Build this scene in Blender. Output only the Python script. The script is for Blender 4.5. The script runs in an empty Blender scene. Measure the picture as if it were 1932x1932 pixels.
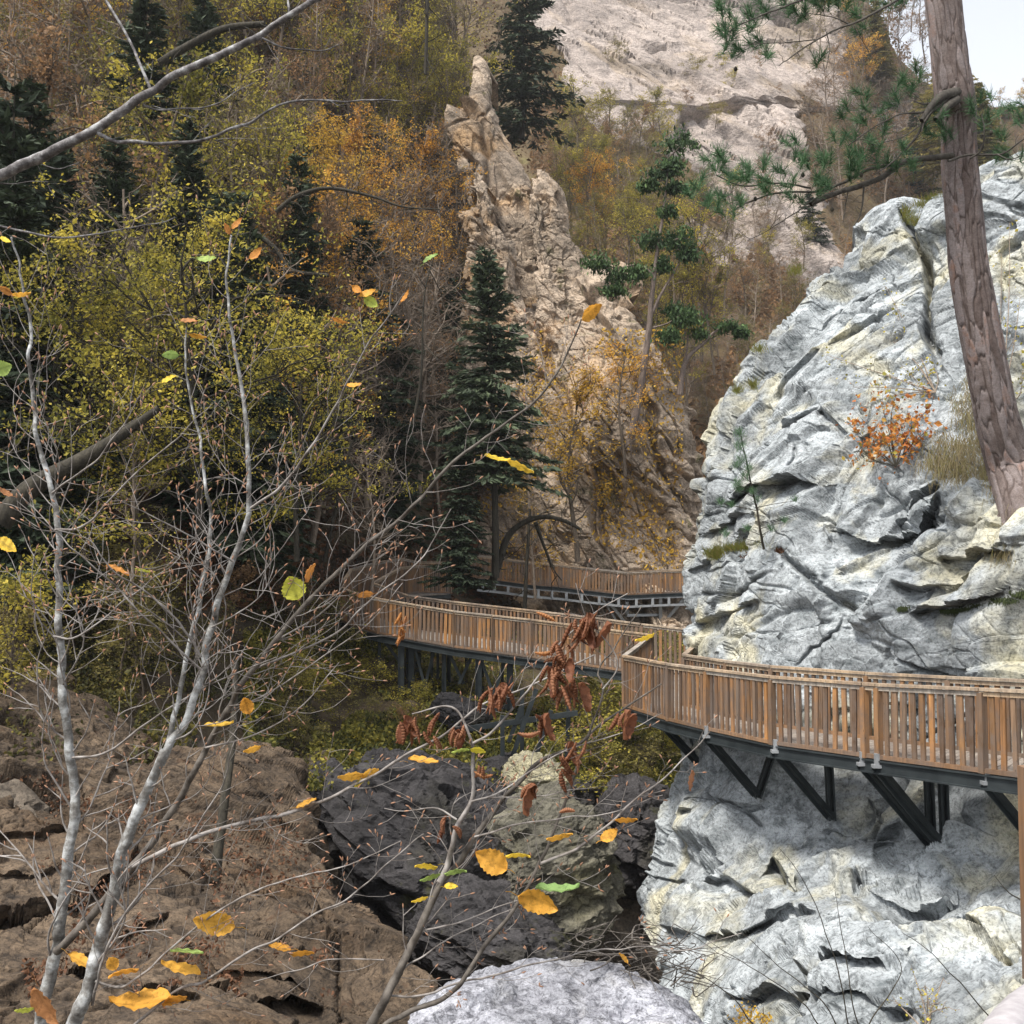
import bpy, math, random
import numpy as np
from mathutils import Vector
R = math.radians
SC = bpy.context.scene
COL = SC.collection
# ---------------------------------------------------------------- camera
PITCH = R(3.0)
F = 2080.0            # focal length in photo units (photo 1932 units wide)
cam = bpy.data.cameras.new("camera"); camo = bpy.data.objects.new("camera", cam); COL.objects.link(camo)
cam.sensor_fit = 'HORIZONTAL'; cam.sensor_width = 36.0; cam.lens = 36.0*F/1932.0
cam.clip_start = 0.05; cam.clip_end = 3000
camo.rotation_euler = (R(90)+PITCH, 0, 0)
SC.camera = camo
# ---------------------------------------------------------------- sky, sun, exposure
w = bpy.data.worlds.new("World"); SC.world = w; w.use_nodes = True
wn = w.node_tree.nodes; wl = w.node_tree.links; wn.clear()
sky = wn.new("ShaderNodeTexSky"); sky.sky_type = 'NISHITA'; sky.sun_disc = False
SUN_EL, SUN_AZ = R(60), R(228)      # azimuth clockwise from +Y (view direction)
sky.sun_elevation = SUN_EL; sky.sun_rotation = SUN_AZ
sky.dust_density = 2.0; sky.air_density = 1.0
hs = wn.new("ShaderNodeHueSaturation"); hs.inputs['Saturation'].default_value = 0.22
bg = wn.new("ShaderNodeBackground"); bg.inputs['Strength'].default_value = 0.15
wo = wn.new("ShaderNodeOutputWorld")
wl.new(sky.outputs[0], hs.inputs['Color']); wl.new(hs.outputs[0], bg.inputs[0]); wl.new(bg.outputs[0], wo.inputs[0])
sl = bpy.data.lights.new("sun", 'SUN'); slo = bpy.data.objects.new("sun", sl); COL.objects.link(slo)
sl.energy = 2.8; sl.angle = R(11); sl.color = (1.0, 0.95, 0.87)
sd = Vector((math.sin(SUN_AZ)*math.cos(SUN_EL), math.cos(SUN_AZ)*math.cos(SUN_EL), math.sin(SUN_EL)))
slo.rotation_euler = sd.to_track_quat('Z', 'Y').to_euler()
SC.view_settings.view_transform = 'Standard'; SC.view_settings.look = 'None'
SC.view_settings.gamma = 1.0; SC.view_settings.use_curve_mapping = False
SC.view_settings.exposure = 1.1
SC.cycles.max_bounces = 5; SC.cycles.diffuse_bounces = 3; SC.cycles.glossy_bounces = 2
SC.cycles.transmission_bounces = 3; SC.cycles.transparent_max_bounces = 4
SC.cycles.use_denoising = True

# ---------------------------------------------------------------- geometry helpers
cp, sp_ = math.cos(PITCH), math.sin(PITCH)
def P(u, v, d):
    """photo position (0..1932) and distance along the view axis -> world point(s)"""
    u = np.asarray(u, float); v = np.asarray(v, float); d = np.asarray(d, float)
    x = (u-966.0)/F*d; y = -(v-966.0)/F*d
    return np.stack([x+0*d, d*cp - y*sp_, d*sp_ + y*cp], axis=-1)
def proj(p):
    p = np.asarray(p, float)
    d = p[..., 1]*cp + p[..., 2]*sp_; y = -p[..., 1]*sp_ + p[..., 2]*cp
    return 966+p[..., 0]/d*F, 966-y/d*F, d

def hsh(ix, iy, iz, s):
    n = (ix.astype(np.int64)*374761393 + iy.astype(np.int64)*668265263 + iz.astype(np.int64)*2147483647 + s*974711) & 0x7fffffff
    n = ((n ^ (n >> 13))*1274126177) & 0x7fffffff
    n = ((n ^ (n >> 16))*668265263) & 0x7fffffff
    return ((n ^ (n >> 15)) & 0xffffff)/float(0xffffff)
def vnoise(p, s=0):
    f = np.floor(p); t = p-f; t = t*t*(3-2*t); i = f.astype(np.int64)
    r = 0
    for dx in (0, 1):
        wx = t[..., 0] if dx else 1-t[..., 0]
        for dy in (0, 1):
            wy = t[..., 1] if dy else 1-t[..., 1]
            for dz in (0, 1):
                wz = t[..., 2] if dz else 1-t[..., 2]
                r = r + hsh(i[..., 0]+dx, i[..., 1]+dy, i[..., 2]+dz, s)*wx*wy*wz
    return r*2-1
def fbm(p, cell, octs=4, s=0, gain=0.5):
    r = 0; a = 1.0
    for k in range(octs):
        r = r + a*vnoise(p/cell*(2.03**k)+17.3*k, s+k); a *= gain
    return r
def ridged(p, cell, octs=4, s=0):
    r = 0; a = 1.0
    for k in range(octs):
        r = r + a*(1-2*np.abs(vnoise(p/cell*(2.1**k)+9.1*k, s+k))); a *= 0.5
    return r
def facet(p, cell, s=0, slope=0.5, soft=0.09):
    """blocky broken rock: each Voronoi cell is its own tilted plane, joined over a narrow edge (value about -1..1)"""
    q = p/cell; b = np.floor(q).astype(np.int64); sh = q.shape[:-1]
    best = np.full(sh, 1e9); val = np.zeros(sh); sec = best.copy(); val2 = val.copy()
    for dx in (-1, 0, 1):
        for dy in (-1, 0, 1):
            for dz in (-1, 0, 1):
                c = b+np.array([dx, dy, dz])
                h = [hsh(c[..., 0], c[..., 1], c[..., 2], s+k) for k in range(3)]
                dv = [q[..., k]-(c[..., k]+0.1+0.8*h[k]) for k in range(3)]
                dd = dv[0]**2+dv[1]**2+dv[2]**2
                g = [hsh(c[..., 0], c[..., 1], c[..., 2], s+5+k)*2-1 for k in range(4)]
                vv = g[3]*0.6 + slope*2*(g[0]*dv[0]+g[1]*dv[1]+g[2]*dv[2])
                m = dd < best; m2 = (~m) & (dd < sec)
                val2 = np.where(m, val, np.where(m2, vv, val2)); sec = np.where(m, best, np.where(m2, dd, sec))
                val = np.where(m, vv, val); best = np.where(m, dd, best)
    gap = np.sqrt(sec)-np.sqrt(best)
    w_ = np.clip(gap/soft, 0, 1); w_ = w_*w_*(3-2*w_)
    return val*(0.5+0.5*w_)+val2*(0.5-0.5*w_), gap

def mk(name, V, Fc, mat=None, parent=None, attrs=None, smooth=False, mats=None, midx=None):
    """V world coords (n,3), Fc (m,3|4) or list of such arrays -> one mesh object (child of parent)"""
    V = np.asarray(V, np.float32)
    if parent is not None: V = V - np.array(parent.matrix_basis.translation, np.float32)
    if not (isinstance(Fc, list) and isinstance(Fc[0], np.ndarray) and Fc[0].ndim == 2): Fc = [np.asarray(Fc)]
    Fc = [np.asarray(f, np.int32) for f in Fc if len(f)]
    me = bpy.data.meshes.new(name)
    me.vertices.add(len(V)); me.vertices.foreach_set("co", V.ravel())
    li = np.concatenate([f.ravel() for f in Fc]); tot = np.concatenate([np.full(len(f), f.shape[1], np.int32) for f in Fc])
    st = np.concatenate([[0], np.cumsum(tot)[:-1]]).astype(np.int32)
    me.loops.add(len(li)); me.loops.foreach_set("vertex_index", li)
    me.polygons.add(len(tot)); me.polygons.foreach_set("loop_start", st); me.polygons.foreach_set("loop_total", tot)
    me.polygons.foreach_set("use_smooth", np.full(len(tot), bool(smooth)))
    for m in (mats or ([mat] if mat else [])): me.materials.append(m)
    if midx is not None: me.polygons.foreach_set("material_index", np.asarray(midx, np.int32))
    for k, a in (attrs or {}).items():
        at = me.attributes.new(k, 'FLOAT', 'POINT'); at.data.foreach_set("value", np.asarray(a, np.float32))
    me.update(calc_edges=True)
    o = bpy.data.objects.new(name, me); COL.objects.link(o)
    if parent is not None: o.parent = parent
    return o
def thing(name, label, cat, loc=(0, 0, 0), group=None):
    o = bpy.data.objects.new(name, None); COL.objects.link(o); o.location = tuple(float(c) for c in loc)
    o.empty_display_size = 0.2
    tag(o, label, cat, group); return o
def tag(o, label, cat, group=None):
    o['label'] = label; o['category'] = cat
    if group: o['group'] = group
    return o
def struct(o): o['kind'] = 'structure'; return o
def stuff(o, label, cat): o['kind'] = 'stuff'; o['label'] = label; o['category'] = cat; return o

class MB:
    """collects tubes / boxes / quads into one mesh"""
    def __init__(s): s.v = []; s.q = []; s.n = 0; s.a = []; s.m = []
    def add(s, v, q, rnd=0.0, mi=0):
        v = np.asarray(v, float).reshape(-1, 3); q = np.asarray(q, int)
        s.v.append(v); s.q.append(q+s.n); s.n += len(v)
        s.a.append(np.full(len(v), rnd) if np.isscalar(rnd) else np.asarray(rnd)); s.m.append(np.full(len(q), mi))
    def tube(s, pts, rad, k=6, rnd=0.0, cap=True, mi=0):
        pts = np.asarray(pts, float); n = len(pts); rad = np.broadcast_to(np.asarray(rad, float), (n,))
        t = np.gradient(pts, axis=0); t /= (np.linalg.norm(t, axis=1, keepdims=True)+1e-9)
        ref = np.array([0.0, 0, 1]) if abs(t[0][2]) < 0.9 else np.array([1.0, 0, 0])
        a = np.cross(t, ref); a /= (np.linalg.norm(a, axis=1, keepdims=True)+1e-9); b = np.cross(t, a)
        th = np.arange(k)/k*2*math.pi
        ring = pts[:, None]+rad[:, None, None]*(np.cos(th)[None, :, None]*a[:, None]+np.sin(th)[None, :, None]*b[:, None])
        i = np.arange(n-1)[:, None]*k; j = np.arange(k)[None]; j2 = (j+1) % k
        q = np.stack([i+j, i+j2, i+k+j2, i+k+j], -1).reshape(-1, 4)
        V = ring.reshape(-1, 3)
        s.add(V, q, rnd, mi)
    def box(s, c, ax, ay, az, rnd=0.0, mi=0):
        """centre and three half vectors"""
        c, ax, ay, az = [np.asarray(x, float) for x in (c, ax, ay, az)]
        v = [c+i*ax+j*ay+k*az for i in (-1, 1) for j in (-1, 1) for k in (-1, 1)]
        q = [(0, 1, 3, 2), (4, 6, 7, 5), (0, 4, 5, 1), (2, 3, 7, 6), (0, 2, 6, 4), (1, 5, 7, 3)]
        s.add(v, q, rnd, mi)
    def beam(s, a, b, w, h, up=(0, 0, 1), rnd=0.0, mi=0):
        a = np.asarray(a, float); b = np.asarray(b, float); d = b-a; L = np.linalg.norm(d); t = d/L
        up = np.asarray(up, float); sd_ = np.cross(t, up)
        if np.linalg.norm(sd_) < 1e-3: sd_ = np.cross(t, (1.0, 0, 0))
        sd_ /= np.linalg.norm(sd_); u2 = np.cross(sd_, t)
        s.box((a+b)/2, d/2, sd_*w/2, u2*h/2, rnd, mi)
    def build(s, name, mat=None, parent=None, smooth=False, mats=None):
        return mk(name, np.concatenate(s.v), np.concatenate(s.q), mat, parent, {'rnd': np.concatenate(s.a)}, smooth, mats, np.concatenate(s.m) if mats else None)
def smoothpts(pts, n):
    """resample polyline (any dims) with a Catmull-Rom curve to n points"""
    pts = np.asarray(pts, float)
    if len(pts) < 3:
        t = np.linspace(0, 1, n)[:, None]; return pts[0]*(1-t)+pts[-1]*t
    q = np.vstack([2*pts[0]-pts[1], pts, 2*pts[-1]-pts[-2]])
    L = np.concatenate([[0], np.cumsum(np.linalg.norm(np.diff(pts[:, :3], axis=0), axis=1))]); L /= L[-1]
    s = np.linspace(0, 1, n); k = np.clip(np.searchsorted(L, s, 'right')-1, 0, len(pts)-2)
    t = ((s-L[k])/(L[k+1]-L[k]+1e-9))[:, None]
    p0, p1, p2, p3 = q[k], q[k+1], q[k+2], q[k+3]
    return 0.5*((2*p1)+(-p0+p2)*t+(2*p0-5*p1+4*p2-p3)*t*t+(-p0+3*p1-3*p2+p3)*t**3)

# ---------------------------------------------------------------- materials
def lin(c):
    return tuple((x/12.92 if x <= 0.04045 else ((x+0.055)/1.055)**2.4) for x in c)
class NT:
    def __init__(s, name):
        s.m = bpy.data.materials.new(name); s.m.use_nodes = True; s.t = s.m.node_tree; s.N = s.t.nodes; s.L = s.t.links
        s.b = s.N['Principled BSDF']; s.b.inputs['Specular IOR Level'].default_value = 0.25
        s.tc = s.N.new('ShaderNodeTexCoord'); s.co = s.tc.outputs['Object']
    def mapping(s, scale=(1, 1, 1), rot=(0, 0, 0)):
        m = s.N.new('ShaderNodeMapping'); m.inputs['Scale'].default_value = scale; m.inputs['Rotation'].default_value = rot
        s.L.new(s.co, m.inputs['Vector']); return m.outputs[0]
    def noise(s, scale, detail=6, rough=0.6, vec=None, dist=0.0):
        n = s.N.new('ShaderNodeTexNoise'); n.inputs['Scale'].default_value = scale; n.inputs['Detail'].default_value = detail
        n.inputs['Roughness'].default_value = rough; n.inputs['Distortion'].default_value = dist
        s.L.new(vec or s.co, n.inputs['Vector']); return n.outputs['Fac']
    def voro(s, scale, feat='F1', vec=None):
        n = s.N.new('ShaderNodeTexVoronoi'); n.feature = feat; n.inputs['Scale'].default_value = scale
        s.L.new(vec or s.co, n.inputs['Vector']); return n.outputs['Distance']
    def ramp(s, fac, stops):
        r = s.N.new('ShaderNodeValToRGB'); e = r.color_ramp.elements
        while len(e) < len(stops): e.new(0.5)
        for i, (p, c) in enumerate(stops):
            e[i].position = p; e[i].color = (c if isinstance(c, tuple) else (c, c, c))+(1,)
        s.L.new(fac, r.inputs[0]); return r.outputs[0]
    def mix(s, fac, a, b, mode='MIX'):
        m = s.N.new('ShaderNodeMix'); m.data_type = 'RGBA'; m.blend_type = mode
        for inp, v in ((m.inputs[0], fac), (m.inputs[6], a), (m.inputs[7], b)):
            if isinstance(v, tuple): inp.default_value = v+(1,)
            elif isinstance(v, (int, float)): inp.default_value = v
            else: s.L.new(v, inp)
        return m.outputs[2]
    def math(s, op, a, b=0.0):
        m = s.N.new('ShaderNodeMath'); m.operation = op
        for inp, v in ((m.inputs[0], a), (m.inputs[1], b)):
            if isinstance(v, (int, float)): inp.default_value = v
            else: s.L.new(v, inp)
        return m.outputs[0]
    def attr(s, name):
        a = s.N.new('ShaderNodeAttribute'); a.attribute_name = name; return a.outputs['Fac']
    def objrand(s):
        a = s.N.new('ShaderNodeObjectInfo'); return a.outputs['Random']
    def bump(s, h, strength=0.5, dist=0.05, prev=None):
        b = s.N.new('ShaderNodeBump'); b.inputs['Strength'].default_value = strength; b.inputs['Distance'].default_value = dist
        s.L.new(h, b.inputs['Height'])
        if prev: s.L.new(prev, b.inputs['Normal'])
        s.L.new(b.outputs[0], s.b.inputs['Normal']); return b.outputs[0]
    def out(s, col, rough=0.85):
        if isinstance(col, tuple): s.b.inputs['Base Color'].default_value = col+(1,)
        else: s.L.new(col, s.b.inputs['Base Color'])
        s.b.inputs['Roughness'].default_value = rough; return s.m

def rock_mat(name, light, dark, stain, sc=1.0, lichen=0.5, soil=None, strat=(0, 0, 0), bump=0.6, bdist=0.06, soilattr=False, moss=None):
    t = NT(name)
    v = t.mapping((1*sc, 1*sc, 2.4*sc), strat)
    big = t.noise(0.35, 5, 0.6, v); mid = t.noise(2.2, 8, 0.68, v, 0.4); fine = t.noise(14*sc, 6, 0.7)
    c = t.ramp(mid, [(0.33, dark), (0.47, tuple((a*0.62+b*0.38) for a, b in zip(light, dark))), (0.60, light)])
    st = t.ramp(t.noise(0.55*sc, 5, 0.6, None, 0.6), [(0.52, 0.0), (0.66, 0.8)])
    c = t.mix(st, c, stain)
    li = t.ramp(t.noise(5.5*sc, 9, 0.78, None, 0.8), [(0.50, 0.0), (0.60, 1.0)])
    li = t.math('MULTIPLY', li, lichen); c = t.mix(li, c, tuple(x*0.42 for x in dark))
    spk = t.ramp(t.noise(26*sc, 4, 0.75), [(0.34, 0.45), (0.48, 0.98), (0.70, 1.22)])
    c = t.mix(1.0, c, spk, 'MULTIPLY')
    bl = t.ramp(big, [(0.36, 0.62), (0.58, 1.10)]); c = t.mix(1.0, c, bl, 'MULTIPLY')
    if moss:
        mo = t.ramp(t.noise(1.3*sc, 7, 0.7), [(0.60, 0.0), (0.67, 0.85)]); c = t.mix(mo, c, moss)
    if soilattr:
        so = t.ramp(t.noise(1.1*sc, 7, 0.7), [(0.3, soil[0]), (0.55, soil[1]), (0.7, soil[2])])
        a = t.math('ADD', t.attr('rock'), t.math('MULTIPLY', t.math('SUBTRACT', t.noise(0.45*sc, 9, 0.75), 0.5), 1.3))
        a = t.ramp(a, [(0.46, 0.0), (0.54, 1.0)]); c = t.mix(a, so, c)
    h = t.math('ADD', mid, t.math('MULTIPLY', fine, 0.35))
    cr = t.ramp(t.voro(1.5*sc, 'DISTANCE_TO_EDGE', t.mapping((1, 1, 1.8), strat)), [(0.0, 0.0), (0.05, 1.0)])
    h = t.math('ADD', h, t.math('MULTIPLY', cr, 0.10))
    t.bump(h, bump, bdist)
    return t.out(c, 0.9)
def wood_mat(name, cols, grain=1.0):
    t = NT(name); r = t.attr('rnd')
    base = t.ramp(r, [(i/(len(cols)-1.0), c) for i, c in enumerate(cols)])
    v = t.mapping((22, 22, 1.6)); g = t.noise(1.0*grain, 6, 0.7, v, 0.3)
    c = t.mix(1.0, base, t.ramp(g, [(0.3, 0.42), (0.5, 0.92), (0.7, 1.3)]), 'MULTIPLY')
    wth = t.ramp(t.noise(1.7, 6, 0.7), [(0.42, 0.0), (0.62, 0.75)])
    c = t.mix(wth, c, (0.125, 0.10, 0.085)); t.bump(g, 0.3, 0.004)
    kn = t.ramp(t.voro(5.0, 'F1', t.mapping((3, 3, 1))), [(0.05, 0.35), (0.11, 1.0)])
    c = t.mix(1.0, c, kn, 'MULTIPLY')
    return t.out(c, 0.75)
def bark_mat(name, a, b, scale=8.0, str_=(6, 6, 1.0)):
    t = NT(name); n = t.noise(scale*0.3, 8, 0.7, t.mapping(str_)); f = t.noise(scale*3, 5, 0.7)
    c = t.ramp(n, [(0.35, a), (0.62, b)]); c = t.mix(1.0, c, t.ramp(f, [(0.3, 0.6), (0.7, 1.3)]), 'MULTIPLY')
    t.bump(n, 0.7, 0.02); return t.out(c, 0.9)
def leaf_mat(name, cols, trans=0.35, objvar=0.0):
    t = NT(name); r = t.attr('rnd')
    if objvar: r = t.math('ADD', r, t.math('MULTIPLY', t.math('SUBTRACT', t.objrand(), 0.5), objvar))
    c = t.ramp(r, [(i/(len(cols)-1.0), x) for i, x in enumerate(cols)])
    t.L.new(c, t.b.inputs['Base Color']); t.b.inputs['Roughness'].default_value = 0.7
    tr = t.N.new('ShaderNodeBsdfTranslucent'); t.L.new(c, tr.inputs[0])
    mx = t.N.new('ShaderNodeMixShader'); mx.inputs[0].default_value = trans
    t.L.new(t.b.outputs[0], mx.inputs[1]); t.L.new(tr.outputs[0], mx.inputs[2])
    t.L.new(mx.outputs[0], t.N['Material Output'].inputs[0]); return t.m
# ================================================================ rock and ground
M = {}
M['pale'] = rock_mat('pale limestone', (0.36, 0.385, 0.40), (0.115, 0.13, 0.137), (0.44, 0.41, 0.29), 0.9, 0.6, strat=(0.0, R(30), 0), bump=0.7, bdist=0.05)
M['farrock'] = rock_mat('pinkish far rock', (0.37, 0.315, 0.28), (0.19, 0.163, 0.148), (0.34, 0.27, 0.20), 0.22, 0.4, soil=((0.055, 0.04, 0.022), (0.11, 0.078, 0.042), (0.14, 0.12, 0.05)), strat=(0, R(-50), 0), bump=0.9, bdist=0.35, soilattr=True)
M['midrock'] = rock_mat('beige spire rock', (0.42, 0.335, 0.255), (0.18, 0.145, 0.112), (0.40, 0.255, 0.13), 0.5, 0.6, strat=(0, R(-58), 0), bump=0.8, bdist=0.16, moss=(0.075, 0.07, 0.025))
M['bank'] = rock_mat('forest slope soil', (0.14, 0.115, 0.09), (0.055, 0.045, 0.035), (0.08, 0.055, 0.03), 0.6, 0.5, soil=((0.03, 0.022, 0.014), (0.06, 0.044, 0.026), (0.07, 0.062, 0.026)), soilattr=True, bump=0.8, bdist=0.12)
M['brownrock'] = rock_mat('brown layered rock', (0.125, 0.090, 0.060), (0.034, 0.026, 0.020), (0.10, 0.062, 0.034), 1.2, 0.75, strat=(0, R(22), 0), bump=1.0, bdist=0.05, moss=(0.055, 0.028, 0.014))  # brown rock, base colour lowered to stand in for shade on the slope
M['darkrock'] = rock_mat('shade darkened boulder', (0.060, 0.056, 0.058), (0.020, 0.019, 0.020), (0.04, 0.037, 0.03), 0.9, 0.5, bump=0.9, bdist=0.06, moss=(0.045, 0.045, 0.018))  # dark rock, lowered further to paint in the ravine's deep shade
M['greyrock'] = rock_mat('grey green boulder', (0.14, 0.13, 0.10), (0.045, 0.043, 0.034), (0.11, 0.10, 0.055), 0.9, 0.6, bump=0.9, bdist=0.06, moss=(0.09, 0.085, 0.03))
M['palestone'] = rock_mat('yellowish stone', (0.36, 0.33, 0.22), (0.15, 0.14, 0.10), (0.3, 0.27, 0.15), 0.9, 0.5)
M['whiterock'] = rock_mat('white river boulder', (0.38, 0.385, 0.42), (0.12, 0.12, 0.14), (0.36, 0.35, 0.33), 2.0, 0.75, bump=1.0, bdist=0.03)

class TPS:
    def __init__(s, pts):
        a = np.array(pts, float); s.c = a[:, :2]/1000.0; z = np.log(a[:, 2]); n = len(a)
        K = s.k(np.linalg.norm(s.c[:, None]-s.c[None], axis=-1))+np.eye(n)*1e-3; Q = np.hstack([np.ones((n, 1)), s.c])
        A = np.zeros((n+3, n+3)); A[:n, :n] = K; A[:n, n:] = Q; A[n:, :n] = Q.T
        s.w = np.linalg.solve(A, np.concatenate([z, np.zeros(3)]))
    def k(s, r): return np.where(r > 0, r*r*np.log(r+1e-12), 0)
    def __call__(s, x, y):
        x = np.asarray(x, float); y = np.asarray(y, float); x, y = np.broadcast_arrays(x, y)
        q = np.stack([x.ravel(), y.ravel()], -1)/1000.0; out = np.zeros(len(q)); n = len(s.c)
        for i in range(0, len(q), 40000):
            b = q[i:i+40000]; K = s.k(np.linalg.norm(b[:, None]-s.c[None], axis=-1))
            out[i:i+40000] = K@s.w[:n]+s.w[n]+b@s.w[n+1:]
        return np.exp(out).reshape(x.shape)
def pdist(X, Y, poly):
    """signed-side distance from grid to polyline (px)"""
    best = np.full(X.shape, 1e9); side = np.zeros(X.shape); par = np.zeros(X.shape); L0 = 0.0; LT = sum(math.hypot(b[0]-a[0], b[1]-a[1]) for a, b in zip(poly[:-1], poly[1:]))
    for (x0, y0), (x1, y1) in zip(poly[:-1], poly[1:]):
        dx, dy = x1-x0, y1-y0; L2 = dx*dx+dy*dy+1e-9
        t = np.clip(((X-x0)*dx+(Y-y0)*dy)/L2, 0, 1); ex = X-(x0+t*dx); ey = Y-(y0+t*dy)
        dd = np.hypot(ex, ey); m = dd < best; best = np.where(m, dd, best)
        side = np.where(m, np.clip((dx*ey-dy*ex)/math.sqrt(L2)/4.5, -1, 1), side)       # +1 = below a line drawn left to right
        par = np.where(m, (L0+t*math.sqrt(L2))/LT, par); L0 += math.sqrt(L2)
    tap = np.clip(np.minimum(par, 1-par)/0.16, 0, 1); tap = tap*tap*(3-2*tap)
    return best, side, tap
def inpoly(X, Y, poly):
    r = np.zeros(X.shape, bool); n = len(poly)
    for i in range(n):
        x0, y0 = poly[i]; x1, y1 = poly[(i+1) % n]
        c = ((y0 > Y) != (y1 > Y)) & (X < (x1-x0)*(Y-y0)/(y1-y0+1e-9)+x0); r ^= c
    return r
def relief(name, mat, rows, ctrl, nx, ny, facets=(), noises=(), cracks=(), ledges=(), foldL=0, foldR=0, foldT=0, edge=0.0,
           lines=(), skirt=4.0, skirtR=(-0.1, 1, -0.05), rockpoly=None, rockdef=0.0, rot=None, seed=1, smooth=False, ystep=None):
    """a rock face: rows = (y, xl, xr) outline, ctrl = (x, y, distance); then broken up with facets and noise along its normal"""
    rows = sorted(rows); ry = np.array([r[0] for r in rows], float)
    ys = np.linspace(ry[0], ry[-1], ny)
    xl = np.interp(ys, ry, [r[1] for r in rows]); xr = np.interp(ys, ry, [r[2] for r in rows])
    if edge:
        ee = np.stack([ys/60.0, 0*ys, 0*ys+seed], -1)
        if foldL: xl = xl+edge*fbm(ee, 1.0, 4, seed)
        if foldR: xr = xr+edge*fbm(ee+31, 1.0, 4, seed+7)
    t = np.linspace(0, 1, nx)[None]
    X = xl[:, None]*(1-t)+xr[:, None]*t; Y = np.repeat(ys[:, None], nx, 1)
    tp = TPS(ctrl); D = tp(X, Y); pxm = D/F
    wob = 9*fbm(np.stack([X/70, Y/70, 0*X+seed], -1), 1.0, 3, seed+3)
    wob2 = 9*fbm(np.stack([X/70, Y/70, 0*X+seed+40], -1), 1.0, 3, seed+5)
    Db = 0
    for poly, wpx, dep in cracks:
        dd, sd_, tp_ = pdist(X+wob, Y+wob2, poly); D = D+dep*(.25+.75*tp_)*np.exp(-(dd/wpx)**2)
    for poly, wpx, dep in ledges:      # below the line the face steps back (an overhang); fades out downward
        dd, sd_, tp_ = pdist(X+wob, Y+wob2, poly); w_ = sd_*.5+.5
        D = D+1.5*tp_*(w_*dep*np.exp(-dd/(wpx*1.5))-(1-w_)*dep*0.45*np.exp(-dd/(wpx*1.6)))
    dl = D-tp(X, Y)
    def fold(s, Rr): u = np.clip(1-s/Rr, 0, 1); return Rr*(1-np.sqrt(1-u*u*0.985))
    if foldL: D = D+fold((X-xl[:, None])*pxm, foldL)
    if foldR: D = D+fold((xr[:, None]-X)*pxm, foldR)
    if foldT: D = D+fold((Y-ry[0])*pxm, foldT)
    V = P(X, Y, D); Vb = P(X, Y, D-dl)
    gu = np.gradient(Vb, axis=1); gv = np.gradient(Vb, axis=0); Nn = np.cross(gv, gu)
    Nn /= (np.linalg.norm(Nn, axis=-1, keepdims=True)+1e-9)
    Nn *= np.sign((Nn*(-V)).sum(-1, keepdims=True)+1e-9)
    Q = V.copy()
    if rot is not None: Q = Q@np.array(rot).T
    rock = np.full(X.shape, rockdef)
    if rockpoly:
        wx = X+28*fbm(V, 9.0, 4, 50); wy = Y+28*fbm(V, 9.0, 4, 60)
        for pl in rockpoly: rock = np.where(inpoly(wx, wy, pl), 1.0, rock)
    amp = np.where(rock > 0.5, 1.0, 0.45) if rockpoly else 1.0
    disp = 0; calm = np.clip(0.75+0.9*fbm(V, 3.0, 3, seed+90), 0.25, 1.5)
    warp = np.stack([fbm(Q, 2.5, 3, seed+11), fbm(Q, 2.5, 3, seed+12), fbm(Q, 2.5, 3, seed+13)], -1)
    for cell, a, asp in facets:
        wp_ = np.stack([fbm(Q, cell*.9, 2, seed+11), fbm(Q, cell*.9, 2, seed+12), fbm(Q, cell*.9, 2, seed+13)], -1)
        val, gap = facet((Q+wp_*cell*0.24)/np.array(asp), cell, seed+int(cell*10))
        if cell < 0.7 or (cell < 2 and seed == 9): val = val*calm
        disp = disp + a*val - a*0.30*np.exp(-(gap/0.05)**2)
    for cell, a, asp, wd_ in lines:       # fine crack lines running along the bedding
        n_ = fbm((Q+warp*.12)/np.array(asp), cell, 3, seed+70+int(cell*9)); k_ = np.clip(fbm(Q, cell*2.5, 2, seed+80)*2.2+.6, 0, 1)
        disp = disp - a*k_*np.exp(-(n_/wd_)**2)
    for cell, a, kind, asp in noises:
        q = Q/np.array(asp)
        disp = disp + a*(ridged(q, cell, 4, seed+21) if kind == 'r' else fbm(q, cell, 5, seed+22))
    V = V+Nn*(disp*amp)[..., None]
    cols = [V]
    if foldL: b = V[:, :1]+np.array([0.3, 1, -0.05])*skirt; cols.insert(0, b)
    if foldR: b = V[:, -1:]+np.array(skirtR)*skirt; cols.append(b)
    V = np.concatenate(cols, 1); rk = np.concatenate([rock[:, :1]]*bool(foldL)+[rock]+[rock[:, -1:]]*bool(foldR), 1)
    if foldT: V = np.concatenate([V[:1]+np.array([0, 1, -0.2])*skirt, V], 0); rk = np.concatenate([rk[:1], rk], 0)
    h, w_ = V.shape[:2]; i = (np.arange(h-1)[:, None]*w_+np.arange(w_-1)[None]); q = np.stack([i, i+w_, i+w_+1, i+1], -1).reshape(-1, 4)
    o = mk(name, V.reshape(-1, 3), q, mat, None, {'rock': rk.ravel()}, smooth); struct(o)
    return o, tp
def rotm(ax, deg):
    a = R(deg); c, s = math.cos(a), math.sin(a)
    return {'x': [[1, 0, 0], [0, c, -s], [0, s, c]], 'y': [[c, 0, s], [0, 1, 0], [-s, 0, c]], 'z': [[c, -s, 0], [s, c, 0], [0, 0, 1]]}[ax]

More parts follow.
